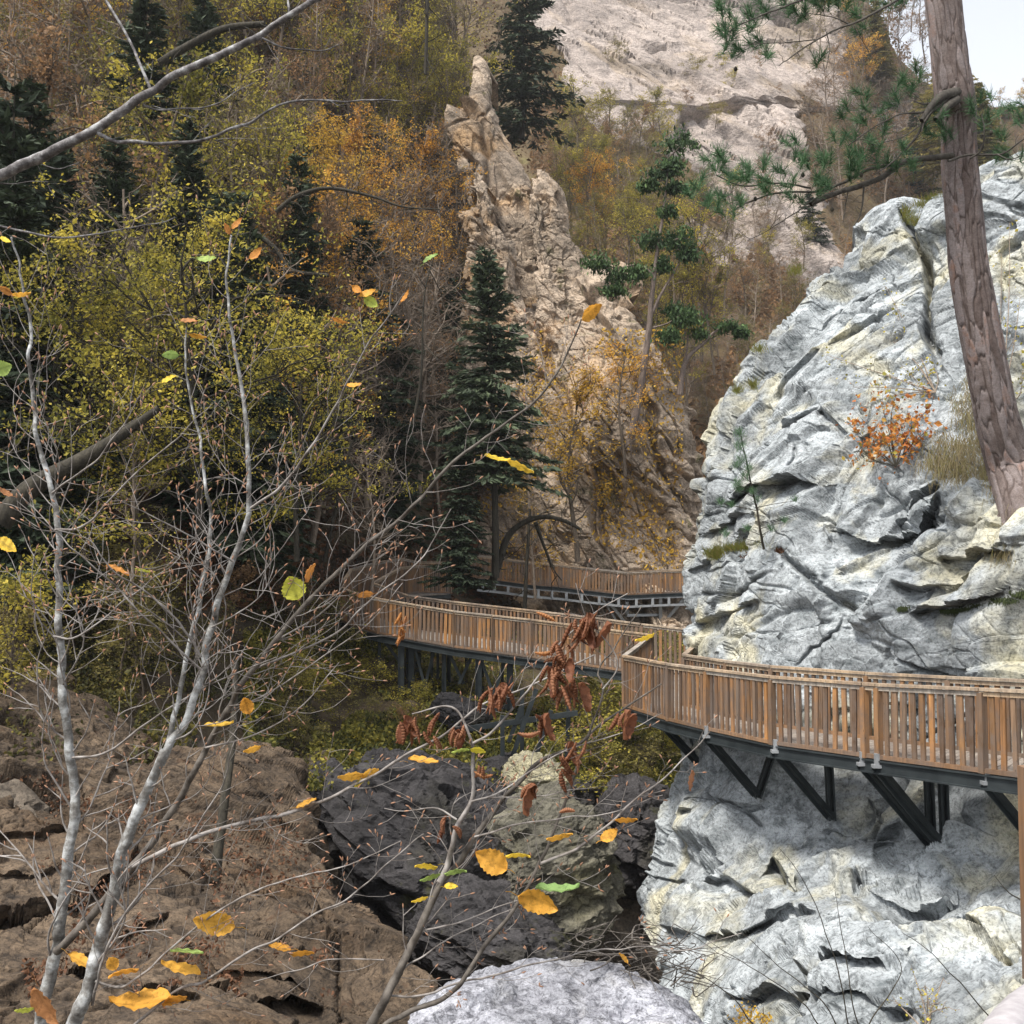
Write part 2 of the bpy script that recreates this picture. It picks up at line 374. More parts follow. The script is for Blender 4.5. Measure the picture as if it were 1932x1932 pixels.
# ---- the pale cliff the near walkway hangs on
near_ctrl = [(1314, 1240, 22.2), (1400, 1225, 20.6), (1456, 1260, 19.2), (1636, 1275, 17.5), (1932, 1290, 15.1), (2150, 1290, 13.9),
    (1300, 1120, 23.2), (1330, 1000, 23.2), (1456, 1000, 20.2), (1636, 1000, 18.4), (1932, 1010, 15.6), (2150, 1000, 14.6),
    (1400, 700, 24.6), (1600, 700, 21.4), (1800, 720, 18.9), (1932, 700, 18.0), (1660, 400, 25.0), (1760, 500, 22.8), (1932, 400, 20.5), (2150, 200, 19.5),
    (1300, 1420, 21.0), (1456, 1420, 18.9), (1636, 1430, 17.3), (1932, 1420, 15.3), (2150, 1420, 14.2),
    (1240, 1600, 20.6), (1456, 1600, 17.4), (1570, 1545, 16.9), (1636, 1640, 15.6), (1784, 1610, 15.1), (1932, 1600, 13.6),
    (1220, 1800, 18.2), (1420, 1760, 15.2), (1636, 1770, 12.9), (1932, 1760, 11.6), (1300, 2000, 14.4), (1500, 2050, 11.4), (1932, 2050, 9.0), (2150, 1900, 9.5)]
near_rows = [(200, 2131, 2300), (290, 1946, 2300), (310, 1876, 2300), (350, 1811, 2300), (378, 1766, 2300), (389, 1679, 2300), (400, 1656, 2300), (470, 1601, 2300), (530, 1541, 2300),
    (600, 1489, 2300), (655, 1456, 2300), (668, 1433, 2300), (700, 1409, 2300), (740, 1386, 2300), (780, 1363, 2300), (870, 1336, 2300), (1000, 1323, 2300), (1100, 1311, 2300), (1170, 1314, 2300), (1240, 1323, 2300),
    (1290, 1316, 2300), (1350, 1303, 2300), (1440, 1273, 2300), (1573, 1247, 2300), (1660, 1207, 2300), (1700, 1202, 2300), (1764, 1216, 2300), (1851, 1240, 2300), (1932, 1271, 2300), (2100, 1331, 2300)]
near_cracks = [([(1698, 380), (1723, 451), (1740, 521), (1754, 598), (1765, 657), (1770, 700)], 7, 0.9),
    ([(1473, 1046), (1563, 1119), (1646, 1174)], 6, 0.40), ([(1431, 712), (1470, 650), (1511, 594), (1560, 560)], 4, 0.25),
    ([(1323, 1129), (1390, 1124), (1430, 1100), (1469, 1084)], 4, 0.3), ([(1346, 1085), (1390, 1060), (1440, 1040)], 3, 0.15),
    ([(1499, 1260), (1530, 1220), (1580, 1200), (1598, 1165)], 3, 0.16), ([(1510, 1190), (1545, 1177), (1580, 1168)], 3, 0.1),
    ([(1636, 1513), (1650, 1530), (1676, 1560)], 3, 0.15), ([(1540, 1560), (1600, 1570), (1640, 1568), (1670, 1555)], 4, 0.22),
    ([(1300, 1525), (1360, 1524), (1410, 1535), (1445, 1560)], 3, 0.25), ([(1740, 1690), (1800, 1770), (1870, 1810), (1932, 1850)], 6, 0.35),
    ([(1450, 590), (1550, 545), (1640, 500), (1700, 470)], 4, 0.2), ([(1480, 640), (1580, 560), (1660, 530)], 4, 0.2),
    ([(1560, 470), (1620, 450), (1700, 430)], 3, 0.12), ([(1870, 700), (1900, 480), (1932, 400)], 9, 0.35),
    ([(1580, 860), (1640, 850), (1700, 830)], 5, 0.2), ([(1497, 850), (1505, 868), (1500, 895)], 4, 0.2)]
near_ledges = [([(1600, 1195), (1646, 1130), (1730, 1010), (1800, 950), (1880, 885)], 46, -0.35), ([(1345, 905), (1400, 850), (1480, 800), (1560, 770)], 12, .25), ([(1320, 1015), (1380, 985), (1440, 975)], 12, .3), ([(1310, 1080), (1345, 1050)], 12, .3), ([(1430, 760), (1500, 690), (1580, 620), (1690, 560)], 10, .22), ([(1400, 720), (1450, 690), (1490, 640)], 8, .2), ([(1770, 1060), (1850, 1040), (1932, 1050)], 14, .3), ([(1650, 1010), (1700, 940), (1760, 900)], 14, .3), ([(1260, 1660), (1350, 1640), (1420, 1660)], 14, .35), ([(1600, 1640), (1680, 1670), (1740, 1660), (1800, 1620)], 16, .4), ([(1350, 1880), (1450, 1850), (1560, 1870)], 14, .4), ([(1820, 1690), (1932, 1720)], 14, .4), ([(1358, 962), (1428, 928), (1504, 910), (1585, 898)], 16, 0.55), ([(1545, 978), (1608, 997), (1695, 994), (1726, 962), (1765, 921)], 22, 0.8),
    ([(1556, 782), (1608, 816), (1650, 822)], 10, 0.4), ([(1716, 1156), (1790, 1150), (1870, 1130), (1932, 1112)], 14, 0.4),
    ([(1330, 1180), (1400, 1150), (1450, 1135)], 12, 0.4), ([(1690, 1090), (1740, 1115), (1800, 1100), (1850, 1075)], 10, 0.3),
    ([(1200, 1730), (1300, 1760), (1380, 1740), (1470, 1690), (1560, 1720)], 14, 0.35), ([(1480, 1820), (1560, 1830), (1640, 1850), (1740, 1840)], 14, 0.5),
    ([(1550, 1905), (1640, 1900), (1740, 1930)], 12, 0.4), ([(1745, 1725), (1790, 1700), (1810, 1710)], 20, 0.7), ([(1440, 1590), (1468, 1620), (1478, 1640)], 14, 0.6),
    ([(1300, 1540), (1330, 1548)], 6, 0.3), ([(1210, 1625), (1260, 1610)], 7, 0.3), ([(1215, 1655), (1275, 1640)], 7, 0.3), ([(1650, 1600), (1700, 1597)], 6, 0.25), ([(1640, 1575), (1710, 1560)], 6, 0.25)]
cliff, near_d = relief('rock_cliff', M['pale'], near_rows, near_ctrl, 520, 860,
    facets=[(3.2, 0.38, (1.6, 1.0, 0.8)), (1.3, 0.20, (1.7, 1, 0.7)), (0.5, 0.05, (1.7, 1, 0.65))], noises=[(1.8, 0.05, 'r', (1.8, 1, 0.6))],
    cracks=near_cracks, ledges=near_ledges, foldL=1.3, edge=4, skirt=5, rot=rotm('y', 30), seed=3,
    lines=[(2.6, .22, (2.8, 1, .6), .03), (1.4, .09, (2.6, 1, .55), .035), (1.4, .08, (.6, 1, 1.8), .03)])
# ---- far hillside with the big pink cliff
rp = [[(1000, -260), (1530, -260), (1575, 60), (1610, 200), (1560, 230), (1500, 170), (1500, 260), (1560, 400), (1660, 600), (1540, 560), (1450, 470), (1370, 420), (1290, 330), (1220, 300), (1150, 270), (1090, 220), (1060, 130), (1020, 60)],
      [(1370, 380), (1440, 400), (1560, 480), (1640, 590), (1560, 560), (1470, 500)], [(1640, 190), (1720, 250), (1745, 320), (1680, 330)], [(1250, 400), (1420, 430), (1430, 520), (1330, 500)],
      [(1330, 100), (1370, 100), (1420, 330), (1400, 380)]]
far_ctrl = [(700, -200, 150), (1000, -200, 150), (1500, -260, 165), (1300, 0, 145), (1600, 0, 158), (1900, 0, 200), (1100, 200, 120), (1400, 250, 125), (1650, 200, 140), (1932, 220, 190), (2300, 220, 190),
            (900, 400, 95), (1250, 450, 100), (1500, 500, 105), (1800, 500, 130), (1000, 800, 70), (1400, 800, 72), (1800, 800, 95), (1330, 1100, 60), (900, 1100, 62), (2300, 900, 110), (1900, 1250, 90), (1000, 1250, 55), (600, 100, 130), (600, 700, 80)]
far_rows = [(-300, 600, 1520), (-100, 600, 1580), (0, 600, 1632), (60, 600, 1665), (110, 600, 1690), (150, 600, 1730), (205, 600, 1840), (218, 600, 2400), (600, 600, 2400), (1250, 600, 2400)]
_, far_d = relief('far_hillside', M['farrock'], far_rows, far_ctrl, 420, 420,
    facets=[(18, 1.8, (0.6, 1, 2.0)), (7.0, 0.45, (0.5, 1, 2.2)), (2.2, 0.10, (0.6, 1, 1.9))], noises=[(6, 0.15, 'r', (0.6, 1, 2.2))],
    foldR=6, edge=6, skirt=30, rockpoly=rp, rot=rotm('y', 40), seed=9, lines=[(11.0, .6, (.4, 1, 2.4), .04), (5.0, .3, (.4, 1, 2.4), .05)])
# ---- left forest slope and the ravine floor below the bridge
left_ctrl = [(-500, -200, 50), (0, -150, 60), (400, -150, 66), (850, -150, 85), (-500, 200, 38), (0, 200, 46), (400, 200, 52), (850, 250, 72), (0, 600, 35), (400, 600, 39), (800, 600, 54), (950, 600, 62), (-500, 600, 28),
    (0, 1000, 25), (400, 1000, 30), (700, 1000, 41), (950, 1000, 54), (-500, 1000, 18), (1300, 1120, 53), (1000, 1150, 50), (700, 1130, 41), (0, 1300, 19.5), (300, 1300, 22), (600, 1290, 30), (900, 1290, 34), (1200, 1300, 37),
    (600, 1450, 23), (900, 1450, 26), (1200, 1500, 27), (0, 1500, 16.5), (800, 1800, 22), (1200, 1800, 23), (0, 1900, 13), (400, 1900, 15), (-500, 1500, 12), (600, 2000, 17), (1300, 2050, 19)]
_, left_d = relief('forest_hillside', M['bank'], [(-250, -700, 860), (100, -700, 860), (300, -700, 880), (600, -700, 960), (900, -700, 1000), (1050, -700, 1200), (1110, -700, 1350), (2050, -700, 1420)], left_ctrl, 300, 400,
    facets=[(4.0, 0.5, (1, 1, 1)), (1.3, 0.25, (1, 1, 1)), (0.5, 0.08, (1, 1, 1))], noises=[(2.0, 0.15, 'f', (1, 1, 1))],
    rockpoly=[[(-100, 1330), (150, 1300), (420, 1420), (480, 1600), (400, 2000), (-100, 2000)], [(560, 1440), (1300, 1520), (1300, 2000), (560, 2000)]], seed=14)
# ---- spires and lower cliff
RS = rotm('y', 28)
relief('rock_spire', M['midrock'], [(103, 898, 909), (130, 893, 918), (170, 886, 926), (200, 868, 930), (235, 855, 940), (280, 852, 968), (330, 868, 988), (400, 885, 1002), (500, 900, 1010), (600, 910, 1050), (720, 910, 1100), (850, 900, 1140)],
    [(905, 105, 63), (860, 240, 61), (960, 280, 62), (930, 400, 60), (900, 600, 58), (1050, 650, 57.5), (1000, 850, 56)], 120, 420,
    facets=[(5.0, 0.6, (0.5, 1, 2.2)), (1.8, 0.20, (0.5, 1, 2.0)), (0.6, 0.05, (0.7, 1, 1.5))], noises=[(0.8, 0.04, 'r', (0.6, 1, 2))], foldL=1.0, foldR=1.0, foldT=0.6, edge=5, skirt=3, rot=RS, seed=21, lines=[(2.0, .22, (.5, 1, 2.2), .05), (1.0, .12, (1, 1, 1), .05)],
    cracks=[([(905, 250), (930, 330), (925, 400), (950, 480), (985, 560)], 6, 0.6), ([(880, 290), (905, 320), (900, 360)], 4, 0.4), ([(925, 200), (905, 235), (860, 240)], 3, 0.3)])
relief('rock_spire', M['midrock'], [(316, 1012, 1034), (335, 1003, 1050), (370, 998, 1072), (420, 998, 1088), (480, 1002, 1102), (540, 1008, 1112), (640, 1010, 1140), (740, 1000, 1170)],
    [(1020, 320, 57.5), (1090, 430, 57), (1000, 450, 56.2), (1050, 540, 55.5), (1100, 700, 54)], 120, 300,
    facets=[(3.0, 0.4, (0.6, 1, 1.6)), (1.0, 0.2, (0.6, 1, 1.5)), (0.4, 0.08, (0.7, 1, 1.4))], noises=[(0.8, 0.04, 'r', (0.6, 1, 2))], foldL=0.7, foldR=1.1, foldT=0.6, edge=4, skirt=3, rot=RS, seed=22, lines=[(2.0, .2, (.5, 1, 2.2), .05), (1.0, .1, (1, 1, 1), .05)])
relief('rock_spire', M['midrock'], [(320, 893, 906), (350, 882, 924), (400, 880, 938), (440, 884, 952), (520, 880, 975), (600, 874, 1000), (700, 868, 1040), (800, 860, 1060), (900, 850, 1080)],
    [(900, 320, 55.5), (930, 440, 54.5), (880, 520, 54), (990, 700, 53), (900, 850, 52)], 110, 340,
    facets=[(2.4, 0.45, (0.6, 1, 1.6)), (0.9, 0.22, (0.6, 1, 1.5)), (0.35, 0.08, (0.7, 1, 1.4))], noises=[(0.8, 0.04, 'r', (0.6, 1, 2))], foldL=0.8, foldR=1.0, foldT=0.6, edge=4, skirt=3, rot=RS, seed=23, lines=[(2.0, .2, (.5, 1, 2.2), .05), (1.0, .1, (1, 1, 1), .05)])
_, mid_d = relief('rock_cliff', M['midrock'], [(500, 1110, 1160), (540, 1060, 1190), (590, 1000, 1205), (650, 960, 1222), (700, 930, 1268), (730, 900, 1286), (800, 880, 1296), (900, 870, 1306), (1000, 860, 1314), (1100, 850, 1322), (1300, 850, 1340)],
    [(1130, 500, 56), (1180, 600, 53), (1000, 640, 54), (1250, 720, 50.5), (960, 800, 53), (1150, 850, 50.5), (1290, 900, 50.5), (1000, 1000, 51), (1200, 1050, 49.5), (1310, 1050, 49.8), (900, 1250, 48), (1300, 1250, 46)], 330, 440,
    facets=[(6, 1.0, (0.5, 1, 2.0)), (2.2, 0.34, (0.5, 1, 1.8)), (0.7, 0.08, (0.7, 1, 1.5))], noises=[(1.2, 0.08, 'r', (0.6, 1, 2)), (0.4, 0.02, 'f', (1, 1, 1))], foldL=2, foldR=1.6, foldT=1.5, edge=5, skirt=5, rot=RS, seed=24, lines=[(2.5, .3, (.5, 1, 2.2), .05), (1.2, .16, (.6, 1, 1.8), .05), (1.0, .1, (1, 1, 1), .05)],
    cracks=[([(1000, 560), (1050, 700), (1110, 830), (1180, 960)], 9, 0.8), ([(1100, 520), (1140, 620), (1210, 760), (1250, 900)], 7, 0.6), ([(1210, 740), (1240, 860), (1290, 1000)], 6, 0.5)])
# ---- brown layered rock slope bottom left
brown_rows = [(1405, 470, 520), (1430, 330, 545), (1470, 250, 560), (1500, 180, 575), (1520, -60, 585), (1590, -300, 600), (1680, -400, 655), (1760, -400, 706), (1850, -400, 790), (1880, -400, 800), (2080, -400, 830)]
_, brown_d = relief('rock_slope', M['brownrock'], brown_rows, [(0, 1520, 15.0), (300, 1450, 17.5), (500, 1410, 19.5), (580, 1560, 17.0), (300, 1650, 13.2), (0, 1700, 11.6), (690, 1760, 13.6), (400, 1800, 10.8), (790, 1860, 12.0), (0, 1950, 8.6), (400, 1960, 8.8), (780, 2000, 10.0), (-400, 1800, 9)], 420, 420,
    facets=[(2.4, 0.26, (2.2, 1, 0.6)), (0.9, 0.11, (2.2, 1, 0.45)), (0.3, 0.03, (2.0, 1, 0.5))], noises=[(0.5, 0.025, 'r', (2.0, 1, 0.5)), (0.15, 0.006, 'f', (1.5, 1, .6))],
    foldR=0.35, foldT=0.6, edge=3, skirt=6, skirtR=(-.25, .1, -1), rot=rotm('y', -24), seed=31, lines=[(1.0, .10, (2.6, 1, .45), .05), (.5, .05, (2.6, 1, .45), .06), (.22, .02, (2.2, 1, .5), .08)],
    ledges=[([(-40, 1700), (60, 1700), (120, 1690), (220, 1650), (260, 1600)], 14, 0.45), ([(380, 1860), (480, 1850), (560, 1840), (640, 1870)], 16, 0.45), ([(-40, 1640), (60, 1650), (140, 1620)], 8, .2), ([(-40, 1600), (80, 1590), (170, 1570)], 8, .2), ([(150, 1760), (260, 1730), (330, 1700)], 9, .18), ([(100, 1850), (200, 1870), (300, 1900), (380, 1932)], 12, .3), ([(380, 1740), (470, 1790), (560, 1810), (620, 1850)], 9, .2), ([(300, 1600), (370, 1640), (400, 1660)], 8, .2), ([(620, 1700), (680, 1790), (740, 1850)], 7, .15), ([(480, 1640), (560, 1700), (620, 1780)], 7, .15)], cracks=[([(540, 1960), (660, 1880), (650, 1800), (580, 1700)], 5, 0.25), ([(700, 1960), (620, 1880)], 4, 0.2)])
_, ll_d = relief('rock_outcrop', M['brownrock'], [(1290, -400, 90), (1340, -400, 200), (1400, -400, 260), (1480, -400, 330), (1560, -400, 300), (1700, -400, 220)],
    [(0, 1290, 19), (200, 1400, 18.2), (0, 1450, 16.6), (250, 1560, 16.5), (0, 1650, 13.6), (-400, 1500, 14)], 260, 220,
    facets=[(1.6, 0.30, (1.6, 1, 0.7)), (0.6, 0.12, (1.7, 1, 0.5)), (0.24, 0.03, (1.8, 1, 0.5))], noises=[(0.5, 0.025, 'r', (2.0, 1, 0.5))], foldR=0.9, foldT=0.6, edge=10, skirt=3, skirtR=(-.2, .3, -1), rot=rotm('y', -20), seed=35, lines=[(1.0, .10, (2.6, 1, .45), .05), (.5, .05, (2.6, 1, .45), .06)])
# ---- ground far below everything, reaching the horizon
def flat(name, z, s, mat, n=60):
    g = np.linspace(-s, s, n); X, Y = np.meshgrid(g, g); V = np.stack([X, Y, 0*X+z+0.4*fbm(np.stack([X, Y, 0*X], -1), 9.0, 3, 4)], -1)
    i = (np.arange(n-1)[:, None]*n+np.arange(n-1)[None]); q = np.stack([i, i+1, i+n+1, i+n], -1).reshape(-1, 4)
    return struct(mk(name, V.reshape(-1, 3), q, mat, None, {'rock': np.zeros(n*n)}))
flat('ground', -16.0, 320, M['bank'], 90)

# ---- boulders
def boulder(name, label, mat, px, py, d, hw, hh, hd, seed, rot=(0, 0, 0), n=150, fa=0.22, sq=2.6, asp=(1.4, 1, .7)):
    c = P(px, py, d); th = np.linspace(0, 2*math.pi, n*2, endpoint=False); ph = np.linspace(0.001, math.pi-0.001, n)
    T, Ph = np.meshgrid(th, ph); u = np.stack([np.cos(Ph), np.cos(T)*np.sin(Ph), np.sin(T)*np.sin(Ph)], -1)
    nrm = (np.abs(u)**sq).sum(-1, keepdims=True)**(1/sq); V = u/nrm
    rx, ry, rz = hw*d/F, hd, hh*d/F
    V = V*np.array([rx, ry, rz]); s0 = min(rx, ry, rz)
    W = V+c
    dd = 0
    for cell, a in ((s0*0.95, fa*s0), (s0*0.4, fa*0.5*s0), (s0*0.14, fa*0.22*s0)):
        val, gap = facet(W/np.array(asp), cell, seed); dd = dd+a*val-0.15*a*np.exp(-(gap/0.05)**2)
    dd = dd+0.018*s0*ridged(W/np.array(asp), s0*0.3, 4, seed)
    V = V+u*dd[..., None]
    rm = np.eye(3)
    for a, deg in zip('xyz', rot): rm = np.array(rotm(a, deg))@rm
    V = V@rm.T; m = 2*n; i = np.arange(n-1)[:, None]*m+np.arange(m)[None]; j = np.arange(n-1)[:, None]*m+(np.arange(m)[None]+1) % m
    q = np.stack([i, i+m, j+m, j], -1).reshape(-1, 4)
    o = mk(name, V.reshape(-1, 3), q, mat, None, None, False); o.location = tuple(c); tag(o, label, 'boulder')
    return o
boulder('boulder', 'big white limestone boulder at the bottom edge, in front of the dark ravine', M['whiterock'], 1070, 2085, 8.6, 335, 190, 1.5, 5, (0, 4, 0), 230, 0.12)
boulder('boulder', 'large dark grey boulder wedged in the ravine beside the brown slope', M['darkrock'], 800, 1640, 22.6, 215, 190, 2.6, 8, (0, 38, 0), 190, 0.2)
boulder('boulder', 'long dark boulder sloping down behind the white one to the black hole', M['darkrock'], 930, 1780, 19.5, 150, 85, 1.5, 12, (0, 25, 0), 120, 0.18)
boulder('boulder', 'grey green cracked boulder to the left of the pale cliff foot', M['greyrock'], 1050, 1640, 21.0, 105, 130, 1.6, 17, (0, -12, 0), 150, 0.2)
boulder('boulder', 'dark purple grey boulder deep in the gap beside the pale cliff', M['darkrock'], 1195, 1580, 24.5, 75, 100, 1.6, 19, (0, 20, 0), 100, 0.2)
boulder('boulder', 'broad black boulder at the back of the ravine behind the other boulders', M['darkrock'], 985, 1590, 25.5, 170, 140, 2.4, 41, (0, 10, 0), 130, 0.16)
boulder('boulder', 'small flat yellowish stone under the steel legs of the bridge', M['palestone'], 1015, 1468, 23.0, 62, 34, 0.8, 23, (0, 24, 0), 90, 0.2)
boulder('boulder', 'dark boulder under the undergrowth left of the bridge legs', M['darkrock'], 640, 1545, 22.0, 95, 90, 1.3, 27, (0, 30, 0), 100, 0.2)
boulder('boulder', 'dark rock half buried in the bank under the bridge', M['darkrock'], 870, 1345, 28.0, 55, 28, 1.0, 29, (0, 20, 0), 90, 0.2)

# ---- thin autumn haze filling the gorge
hm = bpy.data.materials.new('haze'); hm.use_nodes = True; hn = hm.node_tree; hn.nodes.remove(hn.nodes['Principled BSDF'])
pv = hn.nodes.new('ShaderNodeVolumePrincipled'); pv.inputs['Color'].default_value = (0.86, 0.88, 0.93, 1); pv.inputs['Density'].default_value = 0.00028; pv.inputs['Anisotropy'].default_value = 0.2
hn.links.new(pv.outputs[0], hn.nodes['Material Output'].inputs['Volume'])
hb = MB(); hb.box((0, 0, 56.0), (330, 0, 0), (0, 330, 0), (0, 0, 74.0)); ho = hb.build('haze', hm); stuff(ho, 'faint pale haze filling the gorge', 'haze')
# ================================================================ walkways
M['wood'] = wood_mat('weathered orange railing wood', [(0.075, 0.047, 0.030), (0.23, 0.115, 0.048), (0.15, 0.115, 0.088), (0.36, 0.175, 0.062), (0.17, 0.105, 0.062), (0.085, 0.052, 0.033), (0.29, 0.155, 0.066)])
M['rail'] = wood_mat('grey brown handrail wood', [(0.40, 0.32, 0.235), (0.38, 0.27, 0.17), (0.33, 0.295, 0.255)])
M['deckw'] = wood_mat('grey deck planks', [(0.23, 0.20, 0.175), (0.27, 0.235, 0.20), (0.20, 0.175, 0.155)])
t = NT('dark painted steel'); M['steel'] = t.out(t.ramp(t.noise(3, 5, 0.6), [(0.3, (0.020, 0.025, 0.027)), (0.7, (0.045, 0.053, 0.056))]), 0.5); t.b.inputs['Metallic'].default_value = 0.3
t = NT('galvanised steel'); M['galv'] = t.out(t.ramp(t.noise(3, 5, 0.6), [(0.3, (0.22, 0.23, 0.24)), (0.7, (0.34, 0.35, 0.36))]), 0.5); t.b.inputs['Metallic'].default_value = 0.4
rw = random.Random(5)
DN = np.array([0, 0, -1.0])
def railing(root, tops, H=0.95, sp=0.158, wd=0.070, lean=0.0, side=None, post_at=None, spans=True):
    """tops: post positions at handrail height; balusters fill each span. One panel mesh per span, each with its posts and handrail"""
    tops = [np.asarray(p, float) for p in tops]
    for k, (a, b) in enumerate(zip(tops[:-1], tops[1:])):
        d = b-a; L = np.linalg.norm(d); t = d/L; hz = np.array([t[0], t[1], 0]); hz /= np.linalg.norm(hz)
        nrm = np.array([hz[1], -hz[0], 0.0]); lo = np.array([0, 0, -H])+nrm*lean*(side or 1)
        pb = MB(); n = max(1, int(round(L/sp)))
        up = -lo/np.linalg.norm(lo)
        for i in range(1, n):
            s = a+d*(i/n); j = rw.uniform(-.006, .006)
            c = s+lo*0.5+t*j; ang = rw.uniform(-.012, .012)
            top = s-up*0.035; bot = s+lo*0.955
            cc = (top+bot)/2; h = (top-bot)/2+t*ang
            pb.box(cc, t*wd/2*rw.uniform(.88, 1.1), nrm*0.0135, h, rw.random())
        pb.beam(a+lo*0.985, b+lo*0.985, 0.052, 0.055, rnd=rw.random())
        pb.build('baluster_panel', M['wood'], root)
        rb = MB(); rb.beam(a+t*0.01+up*0.022, b-t*0.01+up*0.022, 0.105, 0.036, rnd=rw.random())
        rb.beam(a-up*0.032, b-up*0.032, 0.055, 0.05, rnd=rw.random()); rb.build('handrail', M['rail'], root)
    for p in tops:
        q = MB(); q.beam(p-np.array([0, 0, .02]), p+np.array([0, 0, -H-.02])+0*lo, 0.085, 0.085, up=(t[0], t[1], 0), rnd=0.62+rw.uniform(-.05, .1)); q.build('post', M['wood'], root)
def deck(root, near, far, zoff, th=0.04, mat=None, plank=0.14):
    near = np.array(near, float); far = np.array(far, float)
    def L(p): return np.concatenate([[0], np.cumsum(np.linalg.norm(np.diff(p, axis=0), axis=1))])
    ln, lf = L(near), L(far); n = max(2, int(ln[-1]/plank)); mb = MB()
    for i in range(n):
        def at(p, l, s): return np.array([np.interp(s*l[-1], l, p[:, k]) for k in range(3)])
        e = 0.04
        q = [at(near, ln, (i+e)/n), at(near, ln, (i+1-e)/n), at(far, lf, (i+1-e)/n), at(far, lf, (i+e)/n)]
        q = [x+np.array([0, 0, zoff]) for x in q]; lo = [x-np.array([0, 0, th]) for x in q]
        mb.add(q+lo, [(0, 1, 2, 3), (4, 7, 6, 5), (0, 4, 5, 1), (1, 5, 6, 2), (2, 6, 7, 3), (3, 7, 4, 0)], rw.random())
    return mb.build('deck', mat or M['deckw'], root)
def steel_line(root, pts, zoff, w=0.09, h=0.16, name='edge_beam', mat=None):
    mb = MB()
    for a, b in zip(pts[:-1], pts[1:]):
        a = np.asarray(a)+np.array([0, 0, zoff]); b = np.asarray(b)+np.array([0, 0, zoff])
        mb.beam(a, b, 0.025, h); mb.beam(a+np.array([0, 0, h/2]), b+np.array([0, 0, h/2]), w, 0.02); mb.beam(a-np.array([0, 0, h/2]), b-np.array([0, 0, h/2]), w, 0.02)
    return mb.build(name, mat or M['steel'], root)
# ---- near walkway, bolted to the pale cliff
O = [P(1229, 1199, 26.6), P(1205, 1220, 23.8), P(1178, 1240, 21.7), P(1261, 1255.5, 19.4), P(1333, 1265, 18.0), P(1456, 1280, 16.3), P(1630, 1293, 14.95), P(1656, 1295, 14.75), P(1852, 1304, 13.15), P(1955, 1309, 12.5), P(2150, 1312, 11.3)]
I = [P(1325, 1208, 23.6), P(1291, 1238, 21.5), P(1370, 1250, 19.7), P(1456, 1260, 18.3), P(1636, 1273, 16.6), P(1790, 1281, 15.3), P(1960, 1289, 13.95), P(2150, 1292, 12.9)]
nw = thing('boardwalk', 'near wooden boardwalk with orange brown slatted railings bolted to the pale cliff', 'walkway', O[5]-np.array([0, 0, 1]))
railing(nw, O, 0.95, lean=0.0)
railing(nw, I, 0.95)
dn = [P(1213, 1200, 26.6)]+O[1:]; df = [P(1330, 1197, 26.6), P(1335, 1215, 23.5)]+I[1:]
deck(nw, [o+(i_-o)*0.03 for o, i_ in zip(O[2:], [I[1], I[1]*.5+I[2]*.5, I[2], I[3], I[4]*.97+I[3]*.03, I[4], I[5], I[6], I[7]])], [I[1]+(I[1]-O[2])*.1, I[1]*.5+I[2]*.5, I[2], I[3], I[4]*.97+I[3]*.03, I[4], I[5], I[6], I[7]], -0.96)
deck(nw, [O[0], O[1], O[2]], [P(1345, 1196, 27.5), P(1335, 1208, 24.0), I[1]], -0.962)
steel_line(nw, O[2:], -1.07); steel_line(nw, I[1:], -1.07)
br = [(1230, 1345, 1318, 1440, 20.3, 20.9), (1332, 1389, 1428, 1500, 17.9, 18.35), (1462, 1417, 1568, 1542, 16.2, 16.75), (1625, 1441, 1757, 1594, 14.95, 15.55), (1653, 1445, 1784, 1605, 14.7, 15.4), (1860, 1476, 1995, 1640, 13.1, 13.9)]
for k, (u0, v0, u1, v1, d0, d1) in enumerate(br):
    a = P(u0, v0, d0); b = P(u1, v1, d1)
    mb = MB(); ua = np.cross(b-a, (0, 1, 0)); mb.beam(a, b, 0.10, 0.018); mb.beam(a+np.array([-.05, 0, 0.0]), b+np.array([-.05, 0, 0]), 0.015, 0.085); mb.beam(a+np.array([.05, 0, 0.0]), b+np.array([.05, 0, 0]), 0.015, 0.085)
    mb.build('diagonal_strut', M['steel'], nw)
    top = [(0, 0, 0), (1463, 1400, 18.3), (1561, 1400, 16.9), (1750, 1430, 15.55), (1777, 1432, 15.4), (2010, 1450, 13.9)][k]
    if k == 0: top = (1305, 1385, 21.2)
    c = P(*top); mb = MB(); b2 = b+np.array([0.02, 0.05, -0.06])
    mb.beam(c+np.array([-.035, 0, 0]), b2+np.array([-.035, 0, 0]), 0.03, 0.09, up=(0, 1, 0)); mb.beam(c+np.array([.05, 0, 0]), b2+np.array([.05, 0, 0]), 0.03, 0.09, up=(0, 1, 0)); mb.beam(c+np.array([.0, .04, 0]), b2+np.array([0, .04, 0]), 0.12, 0.012, up=(0, 1, 0))
    mb.build('wall_post', M['steel'], nw)
    mb = MB(); mb.beam(a+np.array([0, 0, .03]), c+np.array([0, 0.1, 0]), 0.08, 0.12); mb.build('cross_beam', M['steel'], nw)
    mb = MB(); mb.box(a+np.array([0, -0.03, .09]), (0.028, 0, 0), (0, 0.03, 0), (0, 0, 0.08)); mb.box(a+np.array([0, -0.02, .0]), (0.06, 0, 0), (0, 0.05, 0), (0, 0, 0.022)); mb.build('bracket_plate', M['galv'], nw)
